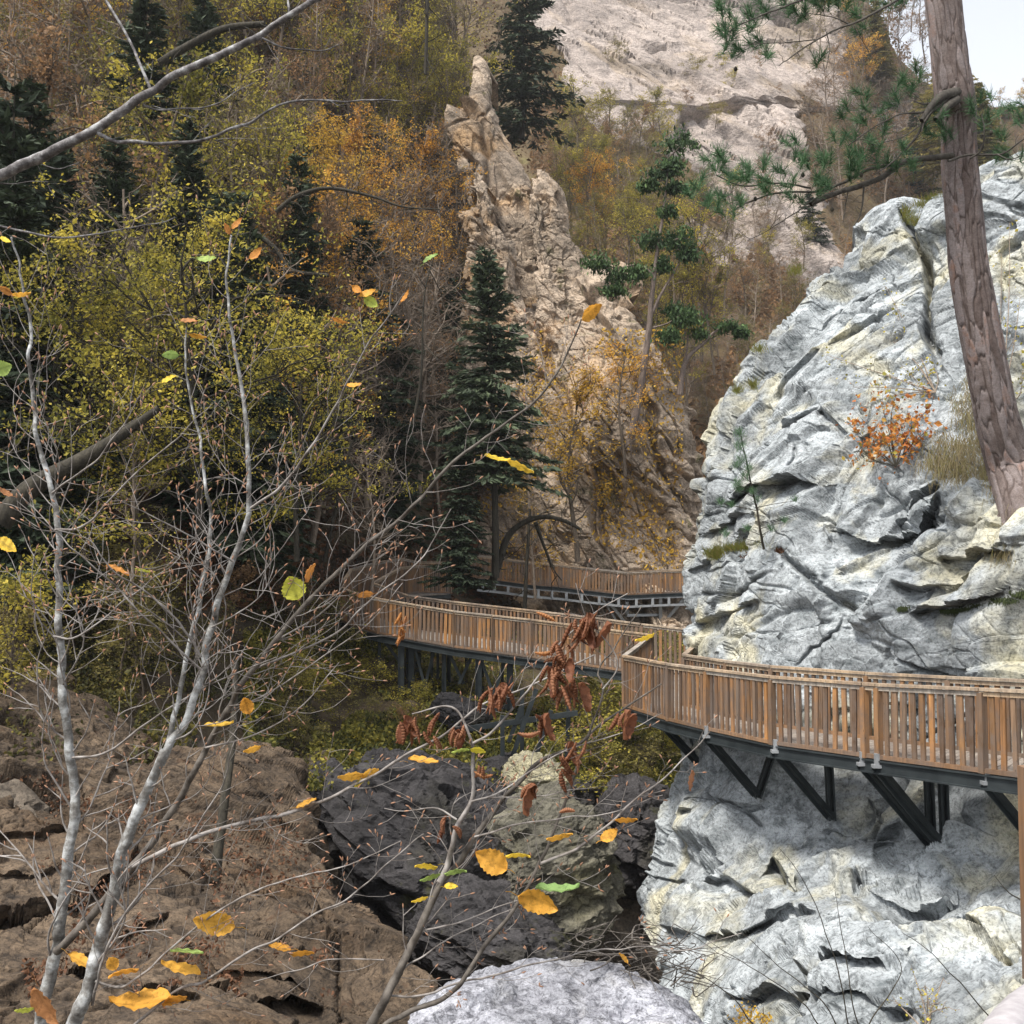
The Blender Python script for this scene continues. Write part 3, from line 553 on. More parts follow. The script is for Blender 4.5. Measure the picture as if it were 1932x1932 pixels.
# ---- middle bridge on steel legs
Bn = [P(1226, 1199, 26.9), P(1175, 1193, 27.4), P(1080, 1181, 28.1), P(1003, 1171, 28.8), P(930, 1163, 29.6), P(857, 1155, 30.3), P(785, 1143, 30.8), P(714, 1131, 31.3), P(660, 1117, 32.2), P(644, 1109, 33.0)]
Bf = [P(1330, 1193, 28.5), P(1210, 1179, 29.4), P(1112, 1166, 30.4), P(1020, 1155, 31.5), P(930, 1145, 32.6), P(850, 1136, 33.3), P(770, 1125, 33.8), P(703, 1101, 34.2)]
mbk = thing('footbridge', 'wooden footbridge with slatted railings standing on dark steel legs in the middle of the gorge', 'footbridge', Bn[4]-np.array([0, 0, 1]))
railing(mbk, Bn, 0.95, 0.14, 0.08); railing(mbk, Bf, 0.95, 0.14, 0.08)
far_al = [Bf[0], Bf[1], Bf[2], Bf[2]*.4+Bf[3]*.6, Bf[3]*.4+Bf[4]*.6, Bf[4]*.6+Bf[5]*.4, Bf[5]*.7+Bf[6]*.3, Bf[6], Bf[6]*.4+Bf[7]*.6, Bf[7]]
deck(mbk, Bn, far_al, -0.97, plank=0.15)
steel_line(mbk, Bn[:-1], -1.10, 0.1, 0.17); steel_line(mbk, Bf, -1.10, 0.1, 0.17)
mb = MB()
for a, b in zip(Bn, far_al): mb.beam(a+np.array([0, 0, -1.1]), b+np.array([0, 0, -1.1]), 0.08, 0.12)
mb.build('cross_beam', M['steel'], mbk)
legs = [(757, 1290, 31.0), (776, 1292, 31.2), (838, 1318, 30.6), (903, 1345, 29.9), (962, 1320, 29.4)]
for (u, v, d) in legs:
    tz = np.interp(u, [p for p in (644, 714, 857, 1003, 1175)], [1209, 1197, 1221, 1240, 1266]); w_ = 0.16 if u in (757, 776, 903, 962) else 0.10
    for back in (0, 2.3):
        a = P(u, tz+6, d); b = P(u, v, d); a = a+np.array([0, back, 0.05*back]); b = b+np.array([0, back, -0.3])
        mb = MB(); mb.beam(a, b, w_, 0.015, up=(0, 1, 0)); mb.beam(a+np.array([-w_/2, 0, 0]), b+np.array([-w_/2, 0, 0]), 0.015, 0.12, up=(0, 1, 0)); mb.beam(a+np.array([w_/2, 0, 0]), b+np.array([w_/2, 0, 0]), 0.015, 0.12, up=(0, 1, 0)); mb.build('leg', M['steel'], mbk)
def brace(u0, v0, u1, v1, d, dy=0.0, w_=0.08):
    mb = MB(); mb.beam(P(u0, v0, d)+np.array([0, dy, 0]), P(u1, v1, d)+np.array([0, dy, 0]), w_, w_, up=(0, 1, 0)); mb.build('brace', M['steel'], mbk)
for q in [(782, 1218, 803, 1300, 31), (820, 1224, 800, 1300, 31), (845, 1228, 875, 1290, 30.5), (890, 1238, 866, 1290, 30.4), (908, 1245, 935, 1320, 29.9), (952, 1248, 930, 1318, 29.6), (724, 1208, 760, 1256, 31.5), (716, 1204, 716, 1270, 31.6)]: brace(*q)
for q in [(815, 1222, 815, 1290, 32.5), (880, 1235, 880, 1320, 32), (948, 1248, 948, 1330, 31.8), (826, 1225, 826, 1280, 32.5)]: brace(*q)
for q in [(948, 1350, 948, 1500, 25.2), (1012, 1300, 962, 1440, 25.4), (960, 1400, 985, 1330, 25.8), (1040, 1340, 1010, 1430, 25.8), (1075, 1290, 1068, 1450, 26), (985, 1300, 985, 1440, 26.2)]: brace(*q, w_=0.10)
brace(838, 1322, 905, 1350, 30.2, 0, 0.14); brace(905, 1348, 965, 1330, 29.8, 0, 0.1); brace(880, 1375, 1090, 1345, 25.8, 0, 0.12)
# ---- ramp that turns back at the bridge's left end
rp_ = thing('ramp', 'wooden ramp with slatted railings climbing away from the left end of the footbridge', 'walkway', P(700, 1130, 36))
A_ = [P(648, 1098, 33.4), P(663, 1075, 35.0), P(704, 1064, 38.5), P(756, 1054, 42.5), P(788, 1061, 43.0), P(850, 1062, 45.5)]
B_ = [P(706, 1100, 34.3), P(756, 1072, 38.5), P(790, 1068, 40.5), P(850, 1072, 42.5)]
railing(rp_, A_, 0.95, 0.14, 0.08); railing(rp_, B_, 0.95, 0.14, 0.08)
deck(rp_, [A_[1], A_[2], A_[3], A_[5]], [B_[0], B_[1]*.5+B_[0]*.5, B_[1], B_[3]], -0.97)
steel_line(rp_, B_, -1.08)
# ---- far walkway along the beige cliff
fw = thing('boardwalk', 'far slatted wooden boardwalk on a pale grey steel truss along the beige cliff', 'walkway', P(1130, 1110, 47))
Fo = [P(850, 1046, 46.0), P(900, 1050, 46.6), P(944, 1055, 47.0), P(1003, 1063, 47.0), P(1054, 1067, 47.0), P(1112, 1074, 47.0), P(1185, 1082, 47.0), P(1246, 1079, 47.0), P(1308, 1077, 47.0), P(1380, 1076, 47)]
Fi = [p+np.array([0.0, 1.5, 0.05]) for p in Fo]
railing(fw, Fo, 0.90, 0.135, 0.085); railing(fw, Fi, 0.90, 0.135, 0.085); deck(fw, Fo, Fi, -0.93); steel_line(fw, Fo, -1.0, 0.1, 0.12)
for a, b in zip(Fo[1:-1], Fo[2:]):
    mb = MB(); zo = np.array([0, 0, -1.10]); zb = np.array([0, 0, -1.42]); L = np.linalg.norm(b-a); n = 2
    mb.beam(a+zb, b+zb, 0.09, 0.09); mb.beam(a+zb+np.array([0, 1.4, 0]), b+zb+np.array([0, 1.4, 0]), 0.09, 0.09); mb.beam(a+zo, b+zo, 0.06, 0.05)
    for i in range(n):
        p = a+(b-a)*(i+.5)/n; mb.beam(p+zo, p+zb, 0.11, 0.11, up=(1, 0, 0)); mb.beam(p+zb, p+zb+np.array([0, 1.4, 0]), 0.08, 0.08)
    mb.build('truss', M['galv'], fw)
for (u0, v0, u1, v1, w_) in [(1183, 1135, 1183, 1162, .13), (1246, 1128, 1246, 1185, .14), (1183, 1161, 1246, 1160, .11), (1290, 1130, 1248, 1180, .13), (1148, 1135, 1180, 1175, .12), (1136, 1128, 1165, 1175, .08)]:
    mb = MB(); mb.beam(P(u0, v0, 47.1), P(u1, v1, 47.4), w_, w_, up=(0, 1, 0)); mb.build('brace', M['galv'], fw)
# ---- bit of railing right beside the camera
pr = thing('railing_end', 'reddish wooden post with a rounded grey handrail cut off by the right edge', 'railing', P(1940, 1700, 2.6))
mb = MB(); mb.box(P(1958, 1650, 2.6), (0.029, 0, 0), (0, 0.03, 0), (0, 0, 0.25), 0.2); mb.build('post', M['wood'], pr)
mb = MB(); c0, c1 = P(1905, 1960, 1.35), P(2010, 1870, 1.75)
cc = smoothpts([P(1830, 2100, 1.1), c0, P(1955, 1905, 1.5), c1, P(2100, 1835, 2.2)], 14); mb.tube(cc, 0.033, 16, 0.5); t = NT('worn grey handrail'); M['greyrail'] = t.out(t.ramp(t.noise(30, 6, .7), [(.3, (0.26, 0.24, 0.25)), (.7, (0.42, 0.40, 0.41))]), .6); mb.build('handrail', M['greyrail'], pr, smooth=True)
# ================================================================ trees
rt = random.Random(11); nr = np.random.default_rng(7)
M['bark'] = bark_mat('grey brown bark', (0.055, 0.042, 0.032), (0.15, 0.12, 0.09))
M['darkbark'] = bark_mat('dark mossy bark', (0.02, 0.018, 0.014), (0.055, 0.048, 0.035))
M['twig'] = bark_mat('pale twigs', (0.13, 0.10, 0.075), (0.26, 0.21, 0.165))
M['midbark'] = bark_mat('grey pine bark', (0.075, 0.058, 0.048), (0.21, 0.165, 0.14))
M['pinebark'] = bark_mat('reddish pine bark', (0.12, 0.085, 0.065), (0.30, 0.21, 0.16))
M['yg'] = leaf_mat('yellow green leaves', [(0.10, 0.10, 0.022), (0.25, 0.225, 0.04), (0.42, 0.35, 0.06), (0.60, 0.47, 0.07)], 0.45, 0.25)
M['olive'] = leaf_mat('olive leaves', [(0.10, 0.092, 0.03), (0.20, 0.17, 0.055), (0.30, 0.245, 0.075)], 0.4, 0.4)
M['orange'] = leaf_mat('orange leaves', [(0.28, 0.13, 0.03), (0.50, 0.25, 0.045), (0.68, 0.37, 0.06), (0.75, 0.50, 0.09)], 0.45, 0.35)
M['russet'] = leaf_mat('russet leaves', [(0.15, 0.095, 0.055), (0.26, 0.155, 0.08), (0.36, 0.21, 0.09)], 0.4, 0.5)
M['gold'] = leaf_mat('golden leaves', [(0.32, 0.19, 0.035), (0.56, 0.35, 0.05), (0.72, 0.48, 0.07)], 0.45, 0.3)
M['spruce'] = leaf_mat('dark spruce needles', [(0.018, 0.028, 0.016), (0.036, 0.052, 0.028), (0.062, 0.082, 0.042)], 0.1, 0.3)
M['bspruce'] = leaf_mat('blue green spruce needles', [(0.028, 0.040, 0.024), (0.055, 0.075, 0.042), (0.095, 0.12, 0.064)], 0.15, 0.0)
M['pine'] = leaf_mat('pine needles', [(0.025, 0.050, 0.018), (0.058, 0.105, 0.034), (0.11, 0.165, 0.05)], 0.15, 0.3)
M['bigpine'] = leaf_mat('blue green pine needles', [(0.030, 0.065, 0.032), (0.060, 0.125, 0.058), (0.105, 0.19, 0.085)], 0.2, 0.0)
M['grass'] = leaf_mat('green ledge grass', [(0.12, 0.13, 0.02), (0.18, 0.2, 0.04), (0.24, 0.18, 0.06)], 0.3)
M['drygrass'] = leaf_mat('dry tan grass', [(0.15, 0.12, 0.06), (0.26, 0.21, 0.12), (0.17, 0.16, 0.05)], 0.3)
M['moss'] = leaf_mat('dark moss', [(0.02, 0.028, 0.01), (0.05, 0.065, 0.02)], 0.1)

def leafcloud(c, size, var=0.35, flat=0.0, asp=0.55, rnd=None, aim=None):
    """c (n,3) leaf centres -> diamond leaves with random orientation"""
    c = np.asarray(c, float); n = len(c); a = nr.normal(size=(n, 3))
    if aim is not None: a = a*0.5+np.asarray(aim)
    a /= np.linalg.norm(a, axis=1, keepdims=True)
    b = nr.normal(size=(n, 3)); b[:, 2] *= (1-flat)
    b -= (b*a).sum(1, keepdims=True)*a; b /= np.linalg.norm(b, axis=1, keepdims=True)
    L = size*(1+var*nr.normal(size=(n, 1)))*0.5; W = L*asp
    nn = np.cross(a, b)*W*0.25
    V = np.stack([c-a*L, c+b*W+nn, c+a*L, c-b*W+nn], 1).reshape(-1, 3)
    q = np.arange(n*4).reshape(-1, 4)
    r = np.clip(nr.random(n) if rnd is None else rnd, 0, 1)
    return V, q, np.repeat(r, 4)
def bend(p0, d, L, n, curl, up=0.0):
    """a wandering branch line"""
    p = [np.asarray(p0, float)]; d = np.asarray(d, float)
    for i in range(n):
        d = d+nr.normal(size=3)*curl+np.array([0, 0, up]); d /= np.linalg.norm(d); p.append(p[-1]+d*L/n)
    return np.array(p)
def rdir(el0, el1):
    a = rt.uniform(0, 2*math.pi); e = R(rt.uniform(el0, el1)); return np.array([math.cos(a)*math.cos(e), math.sin(a)*math.cos(e), math.sin(e)])
def broadleaf(seed, H=10.0, spread=0.36, limbs=16, leaf=0.13, per=12, start=0.22, lean=0.0, tr=0.013, droop=0.0, sub=6, leafdens=1.0):
    rt.seed(seed); wood = MB(); lc = []
    tp = bend((0, 0, 0), (lean, 0.05, 1), H*0.9, 9, 0.07, 0.12); rad = np.linspace(H*tr, H*0.003, 10); wood.tube(tp, rad, 7)
    for i in range(limbs):
        s = start+(0.97-start)*(i+rt.random()*.7)/limbs; k = s*9; j = int(k); p0 = tp[j]*(1-(k-j))+tp[min(j+1, 9)]*(k-j)
        L = H*spread*(1.15-0.75*abs(s-0.45)/0.55)*rt.uniform(.75, 1.15)
        lb = bend(p0, rdir(10, 55), L, 6, 0.22, 0.08-droop); wood.tube(lb, np.linspace(H*.0045, H*.0014, 7), 4)
        for m in range(sub):
            q0 = lb[rt.randint(2, 6)]; sb = bend(q0, (lb[-1]-lb[0])/L*0.6+rdir(-15, 50), L*0.42*rt.uniform(.5, 1.1), 4, 0.28, 0.04-droop)
            wood.tube(sb, np.linspace(H*.0018, H*.0008, 5), 3)
            for z in range(4):
                t0 = sb[rt.randint(1, 4)]; tw = bend(t0, (sb[-1]-sb[0])*0.5/L+rdir(-25, 45), L*0.22, 2, 0.25); wood.tube(tw, (H*.0009, H*.0006, H*.0004), 3)
                if per: lc.append(tw[0]+(tw[-1]-tw[0])*nr.random((per, 1))+nr.normal(size=(per, 3))*leaf*0.9)
            if per: lc.append(sb[1]+(sb[-1]-sb[1])*nr.random((per, 1))+nr.normal(size=(per, 3))*leaf)
    if not per: return wood, None
    c = np.concatenate(lc); c = c[nr.random(len(c)) < leafdens]; c = c[vnoise(c/(H*.07), seed+5)+.35*nr.normal(size=len(c)) > -.30]
    r = 0.45+0.45*vnoise(c/(H*0.10), seed)+0.22*nr.normal(size=len(c))*0.7
    return wood, leafcloud(c, leaf, rnd=r)
def conifer(seed, H=12.0, wid=0.19, leaf=0.30, whorls=38, start=0.06, per=8, ragged=0.2):
    rt.seed(seed); wood = MB(); lc = []; ax = []
    tp = bend((0, 0, 0), (0, 0, 1), H, 8, 0.012, 0.2); wood.tube(tp, np.linspace(H*.012, H*.001, 9), 7)
    for i in range(whorls):
        s = start+(0.985-start)*i/whorls; k = s*8; j = int(k); p0 = tp[j]*(1-(k-j))+tp[min(j+1, 8)]*(k-j)
        for m in range(per):
            L = H*wid*(1-s)**0.8*rt.uniform(1-ragged*2, 1+ragged)+H*0.012
            d = rdir(-12, 12) if s < .75 else rdir(10, 40)
            lb = bend(p0, d, L, 5, 0.06, -0.05 if s < .6 else 0.03); wood.tube(lb, np.linspace(H*.0028, H*.0008, 6), 3)
            n = max(5, int(L/(leaf*0.11))); tt = nr.random(n)**0.8
            c = np.stack([np.interp(tt*5, range(6), lb[:, q]) for q in range(3)], -1); sd_ = np.cross(lb[-1]-lb[0], (0, 0, 1)); sd_ /= (np.linalg.norm(sd_)+1e-6)
            off = nr.uniform(-1, 1, (n, 1)); dirs = (lb[-1]-lb[0])/L*0.8+off*sd_*1.3+np.array([0, 0, -0.28])
            c = c+dirs*leaf*0.35*nr.random((n, 1))+off*sd_*(1-tt[:, None]*0.6)*L*0.26; lc.append(c); ax.append(dirs*1.5)
    c = np.concatenate(lc); a = np.concatenate(ax)
    r = 0.45+0.3*vnoise(c/(H*0.06), seed)+0.25*nr.normal(size=len(c))
    return wood, leafcloud(c, leaf, flat=.5, asp=0.34, rnd=r, aim=a)
def pad_pine(seed, H=12.0, lean=0.15, pads=9, leaf=0.22, start=0.45, pr=0.12):
    rt.seed(seed); wood = MB(); lc = []
    tp = bend((0, 0, 0), (lean, 0.0, 1), H, 9, 0.06, 0.03); wood.tube(tp, np.linspace(H*.017, H*.004, 10), 8)
    for i in range(pads):
        s = start+(1-start)*(i+.6)/pads; k = min(s*9, 8.99); j = int(k); p0 = tp[j]*(1-(k-j))+tp[j+1]*(k-j)
        L = H*rt.uniform(.10, .27)*(1.2-0.6*s); lb = bend(p0, rdir(-5, 30), L, 5, 0.2, 0.03); wood.tube(lb, np.linspace(H*.004, H*.0015, 6), 4)
        for m in range(4):
            c0 = lb[rt.randint(3, 5)]+nr.normal(size=3)*H*0.03*np.array([1, 1, .4]); rr = H*pr*rt.uniform(.35, .8)
            n = 260; u = nr.normal(size=(n, 3)); u /= np.linalg.norm(u, axis=1, keepdims=True); u *= nr.random((n, 1))**0.4*rr; u[:, 2] = np.abs(u[:, 2])*0.38
            lc.append(c0+u)
    c = np.concatenate(lc); r = 0.4+0.35*vnoise(c/(H*.05), seed)+0.25*nr.normal(size=len(c))
    return wood, leafcloud(c, leaf, asp=0.2, rnd=r, aim=np.array([0, 0, .6]))

# prototypes: name -> (height, wood mesh, crown mesh)
PROTO = {}
def register(key, H, res, bark, crownmat, crown='crown', trunk='trunk'):
    w_, lf = res; wv = mk(trunk, np.concatenate(w_.v), np.concatenate(w_.q), bark, None, None, True)
    cv = mk(crown, lf[0], lf[1], crownmat, None, {'rnd': lf[2]}) if lf is not None else None
    PROTO[key] = (H, wv, cv)
for i in range(3): register('leafy%d' % i, 10, broadleaf(100+i, 10, .34, 17, .125, 9), M['bark'], M['yg'])
for i in range(2): register('thin%d' % i, 10, broadleaf(200+i, 10, .26, 16, .11, 4, tr=.010), M['twig'], M['olive'])
for i in range(2): register('bush%d' % i, 7, broadleaf(300+i, 7, .55, 26, .085, 13, start=.08, droop=.03, sub=8), M['darkbark'], M['yg'])
for i in range(2): register('bare%d' % i, 9, broadleaf(400+i, 9, .32, 20, .1, 0, start=.1, sub=7), M['twig'], None)
for i in range(2): register('spruce%d' % i, 12, conifer(500+i), M['darkbark'], M['spruce'])
register('sprucet', 12, conifer(520, wid=.235, start=.30, whorls=34, per=7, ragged=.28), M['darkbark'], M['spruce'])
register('spruceb', 12, conifer(510, wid=.26, per=7, whorls=24, leaf=.36, ragged=.3), M['darkbark'], M['spruce'])
for i in range(2): register('pine%d' % i, 12, pad_pine(600+i, lean=.1*(i+1)), M['pinebark'], M['pine'])
for i in range(2): register('shrub%d' % i, 2.5, broadleaf(700+i, 2.5, .6, 12, .07, 9, start=.03, sub=5), M['bark'], M['olive'])
USED = set(); TREES = []
def plant(key, base, h, label, cat='tree', name='tree', group=None, mat=None, sxy=1.0, rz=None, tilt=0.0, bark=None):
    H, wv, cv = PROTO[key]; s = h/H
    e = thing(name, label, cat, base, group); e.rotation_euler = (0, tilt, rt.uniform(0, 6.28) if rz is None else rz); e.scale = (s*sxy, s*sxy, s)
    for src, m in ((wv, bark), (cv, mat)):
        if src is None: continue
        if src in USED: o = src.copy(); COL.objects.link(o)
        else: o = src; USED.add(src)
        o.parent = e
        ms = o.material_slots[0]; mm = m or src.data.materials[0]; ms.link = 'OBJECT'; ms.material = mm
    TREES.append(e); return e
TYPES = {   # kind: (protos, crown material, words, name)
    'yg': (['leafy0', 'leafy1', 'leafy2'], 'yg', 'yellow green leafy tree', 'broadleaf_tree'), 'olive': (['thin0', 'thin1', 'leafy1'], 'olive', 'thin olive leaved tree', 'broadleaf_tree'),
    'orange': (['leafy0', 'thin1', 'leafy2'], 'orange', 'orange leaved autumn tree', 'broadleaf_tree'), 'russet': (['thin0', 'thin1', 'leafy2'], 'russet', 'russet brown half bare tree', 'broadleaf_tree'),
    'gold': (['leafy1', 'thin0'], 'gold', 'golden yellow autumn tree', 'broadleaf_tree'), 'bare': (['bare0', 'bare1'], None, 'bare tree with grey twigs', 'bare_tree'),
    'spruce': (['spruce0', 'spruce1', 'spruceb'], None, 'dark green spruce', 'spruce_tree'), 'pine': (['pine0', 'pine1'], None, 'green pine with flat needle pads', 'pine_tree'),
    'shrub': (['shrub0', 'shrub1'], 'olive', 'low olive green shrub', 'shrub'), 'bshrub': (['shrub0', 'shrub1'], 'russet', 'low brown shrub', 'shrub'), 'yshrub': (['shrub0', 'shrub1'], 'yg', 'low yellow green shrub', 'shrub')}
def zone(counts, x0, x1, y0, y1, dfun, hr, where, sxy=1.0, seed=1, ok=None, sink=0.3, up=0):
    r = random.Random(seed); tot = sum(counts.values()); kinds = [k for k, n in counts.items() for _ in range(n)]; r.shuffle(kinds)
    nx = max(1, int(math.sqrt(tot*(x1-x0)/max(1, (y1-y0)))+.5)); ny = int(math.ceil(tot/nx))
    for i, k in enumerate(kinds):
        for tr_ in range(20):
            u = x0+(x1-x0)*((i % nx)+r.random())/nx; v = y0+(y1-y0)*((i//nx)+r.random())/ny
            if ok is None or ok(u, v): break
        d = float(dfun(u, v)); h = r.uniform(*hr)*(0.35 if 'shrub' in k else 1.0)*(1.15 if k in ('spruce',) else 1)
        pr_, m, words, nm = TYPES[k]; rt.seed(seed*1000+i)
        plant(r.choice(pr_), P(u, v, d-0.2)-np.array([0, 0, sink]), h, words+' '+where, 'shrub' if 'shrub' in k else 'tree', nm, words+'s '+where, M[m] if m else None, sxy*r.uniform(.85, 1.2), tilt=r.uniform(-.06, .06))
notrock = lambda u, v: not any(inpoly(np.array([float(u)]), np.array([float(v)]), p)[0] for p in rp)
# far hillside
zone({'russet': 18, 'olive': 8, 'yg': 4, 'bare': 9, 'orange': 4, 'spruce': 1}, 1180, 1600, 380, 640, far_d, (3.5, 6), 'on the brown hillside below the pink cliff', 1.15, 2, notrock)
zone({'russet': 18, 'olive': 9, 'bare': 12, 'yg': 4}, 1230, 1500, 560, 900, far_d, (4, 6), 'in the hollow left of the pale cliff', 1.1, 3)
zone({'olive': 10, 'yg': 8, 'russet': 5, 'shrub': 8}, 1040, 1270, 270, 420, far_d, (5, 8), 'on the green slope under the pink cliff', 1.2, 71)
zone({'russet': 20, 'olive': 9, 'bare': 8, 'orange': 3}, 1540, 1760, 10, 420, far_d, (8, 11), 'near the upper right ridge', 1.1, 4, notrock)
zone({'spruce': 1, 'olive': 6, 'russet': 6, 'gold': 2}, 1720, 1932, 230, 420, far_d, (7, 10), 'behind the big pine trunk', 1.1, 5)
zone({'bshrub': 12, 'shrub': 10, 'yshrub': 6}, 1080, 1560, 100, 420, far_d, (5, 9), 'growing in cracks of the pink cliff', 1.1, 6)
zone({'gold': 7}, 1880, 2060, 215, 240, lambda u, v: 175, (5, 8), 'on the sunlit skyline at the right edge', 1.3, 61)
zone({'yg': 10, 'olive': 10, 'orange': 3}, 1040, 1240, 400, 580, lambda u, v: 70+(560-v)*0.05, (4, 6.5), 'beside the beige spires', 1.0, 7, sink=.5)
zone({'yg': 8, 'olive': 3}, 1230, 1380, 560, 760, lambda u, v: 66, (5.5, 8), 'behind the leaning pines', 1.0, 8, sink=.5)
# left slope
zone({'yg': 16, 'olive': 8, 'russet': 6, 'bare': 5, 'orange': 7, 'gold': 6}, -60, 620, -60, 330, left_d, (8, 11), 'high on the left', 1.0, 9)
zone({'russet': 8, 'bare': 7, 'yg': 6, 'olive': 5, 'gold': 1}, 560, 860, 0, 400, left_d, (8, 11), 'on the upper slope beside the spires', 1.0, 10)
zone({'yg': 7, 'olive': 3}, 700, 900, 260, 430, left_d, (7, 9), 'left of the tall beige spire', .9, 11)
zone({'spruce': 2, 'olive': 7, 'yg': 7, 'bare': 5, 'russet': 4}, -40, 560, 420, 720, left_d, (8, 11), 'halfway up the left slope', 1.0, 12)
zone({'orange': 13, 'gold': 4, 'russet': 3, 'bare': 3}, 540, 880, 440, 720, left_d, (7, 9), 'in the orange patch left of the spruce', 1.0, 13)
zone({'russet': 6, 'bare': 8, 'spruce': 4, 'orange': 2}, 500, 900, 780, 1060, left_d, (7, 10), 'above the footbridge', 1.0, 14)
zone({'spruce': 11, 'yg': 2, 'bare': 3}, -40, 560, 850, 1180, left_d, (7, 10), 'in the dark lower wood', 1.0, 15)
zone({'yshrub': 18, 'shrub': 14, 'bshrub': 3}, 480, 1130, 1260, 1440, lambda u, v: left_d(u, v)+.3, (2.5, 4.5), 'on the bank below the bridges', 1.4, 16)
zone({'yshrub': 8, 'shrub': 7}, 1090, 1300, 1300, 1500, lambda u, v: left_d(u, v)-.6, (3.5, 6), 'in the gully under the corner of the boardwalk', 1.4, 19)
zone({'shrub': 7, 'yshrub': 2, 'bshrub': 2}, 0, 600, 1180, 1400, lambda u, v: left_d(u, v)-.3, (4, 7), 'on the dark bank at the left', 1.3, 17)
zone({'bshrub': 10, 'shrub': 8}, 900, 1300, 620, 1100, lambda u, v: mid_d(u, v)-.1, (3, 5), 'in cracks of the beige cliff', 1.0, 18)
# individually placed trees
def one(key, u, v, d, topv, label, name='tree', mat=None, sxy=1.0, tilt=0.0, rz=None, bark=None, sink=0.0):
    return plant(key, P(u, v, d)-np.array([0, 0, sink]), (v-topv)*d/F, label, 'tree', name, None, M[mat] if mat else None, sxy, rz, tilt, bark)
one('bush0', 130, 1120, 22, 520, 'broad bright yellow green leafy tree standing at the far left middle', 'broadleaf_tree', 'yg', 1.1)
one('bush1', 380, 1010, 23, 430, 'broad bright yellow green leafy tree in front of the dark spruces', 'broadleaf_tree', 'yg', 1.05)
one('bush0', 560, 1060, 25, 600, 'yellow green leafy tree reaching toward the lone spruce', 'broadleaf_tree', 'yg', 0.95, rz=2.0)
one('thin0', 250, 1200, 21, 760, 'sparse yellow green tree low in the dark wood', 'broadleaf_tree', 'yg', 1.0, rz=1.0)
one('leafy2', 1090, 1060, 48.6, 690, 'golden leaved tree against the beige cliff, above the far boardwalk', 'broadleaf_tree', 'gold', 1.15)
one('leafy0', 1180, 900, 49.0, 640, 'bright orange tree beside the trunk of the tallest leaning pine', 'broadleaf_tree', 'orange', 1.1)
one('thin1', 1000, 960, 47.0, 660, 'gold leaved slim tree right beside the lone spruce', 'broadleaf_tree', 'gold', 1.3)
one('thin1', 1010, 1130, 46.0, 850, 'small yellow brown tree at the foot of the beige cliff', 'broadleaf_tree', 'gold', 1.0)
one('sprucet', 935, 1090, 38, 445, 'lone tall blue green spruce in front of the beige cliff', 'spruce_tree', 'bspruce', sxy=1.0)
one('spruce1', 868, 1120, 37.5, 810, 'shorter dark spruce left of the lone tall spruce', 'spruce_tree', sxy=1.15)
one('spruceb', 985, 262, 76, -110, 'large dark spruce at the top edge beside the pink cliff', 'spruce_tree', sxy=1.15)
one('spruceb', 720, 1070, 47, 700, 'dark spruce behind the left end of the footbridge', 'spruce_tree', sxy=1.2)
one('spruce1', 330, 620, 44, 200, 'dark spruce in the gap between yellow trees on the left slope', 'spruce_tree', sxy=1.8)
one('spruce0', 560, 640, 46, 210, 'dark spruce just left of the orange patch on the slope', 'spruce_tree', sxy=1.6)
one('spruceb', 1790, 330, 128, 60, 'tall conifer on the skyline, left of the big pine trunk', 'spruce_tree', 'olive', 1.35)
one('spruce0', 1850, 340, 122, 150, 'tall conifer on the skyline, right of the big pine trunk', 'spruce_tree', 'olive', 1.6)
one('spruce1', 1655, 150, 142, -30, 'spruce at the corner of the sky beside the pink cliff', 'spruce_tree', 'olive', 1.0)
one('bare0', 700, 1130, 33, 800, 'bare pale tree rising behind the left end of the footbridge', 'bare_tree', sxy=.8)
# leaning pines on the beige cliff, their lines drawn one by one
def pads(cs, leaf=.20, dens=620):
    out = []
    for (u, v, d, ru, rv) in cs:
        c0 = P(u, v, d); m = dens; x = nr.normal(size=(m, 3)); x /= np.linalg.norm(x, axis=1, keepdims=True); x *= nr.random((m, 1))**0.4
        # a pad is a handful of smaller clumps
        k = nr.integers(0, 7, m); ang = k*2.4; off = np.stack([np.cos(ang)*.55, np.sin(ang)*.55, np.sin(ang*3)*.35], -1)*(k > 0)[:, None]
        x = x*0.55*(1+.5*nr.normal(size=(m, 1)))+off; out.append(c0+x*np.array([ru*d/F*1.05, ru*d/F*.8, rv*d/F*1.7]))
    c = np.concatenate(out); r = 0.4+0.35*vnoise(c/.7, 3)+0.25*nr.normal(size=len(c)); return leafcloud(c, leaf, asp=.38, rnd=r, aim=np.array([0, 0, .7]))
def traced_tree(name, label, trunk, limbs, padlist, bark, crown, leaf=.20, dens=620, d0=None):
    e = thing(name, label, 'tree', P(*trunk[0][:3])); mb = MB()
    for path, w0, w1 in [trunk_ for trunk_ in [(trunk, trunk[0][3], trunk[-1][3])]]+[([q for q in l[0]], l[1], l[2]) for l in limbs]:
        pts = np.array([P(*q[:3]) for q in path]); n = max(8, len(path)*4); s_ = smoothpts(pts, n); dd = path[0][2]
        wob = np.stack([fbm(s_*1.0+k*9, .8, 2, 5) for k in range(3)], -1)*0.03*dd/50
        mb.tube(s_+wob*np.linspace(0, 1, n)[:, None], np.linspace(w0, w1, n)*dd/F/2, 8)
    mb.build('trunk', bark, e, True); lv = pads(padlist, leaf, dens); mk('crown', lv[0], lv[1], crown, e, {'rnd': lv[2]}); return e
D1 = 49.2
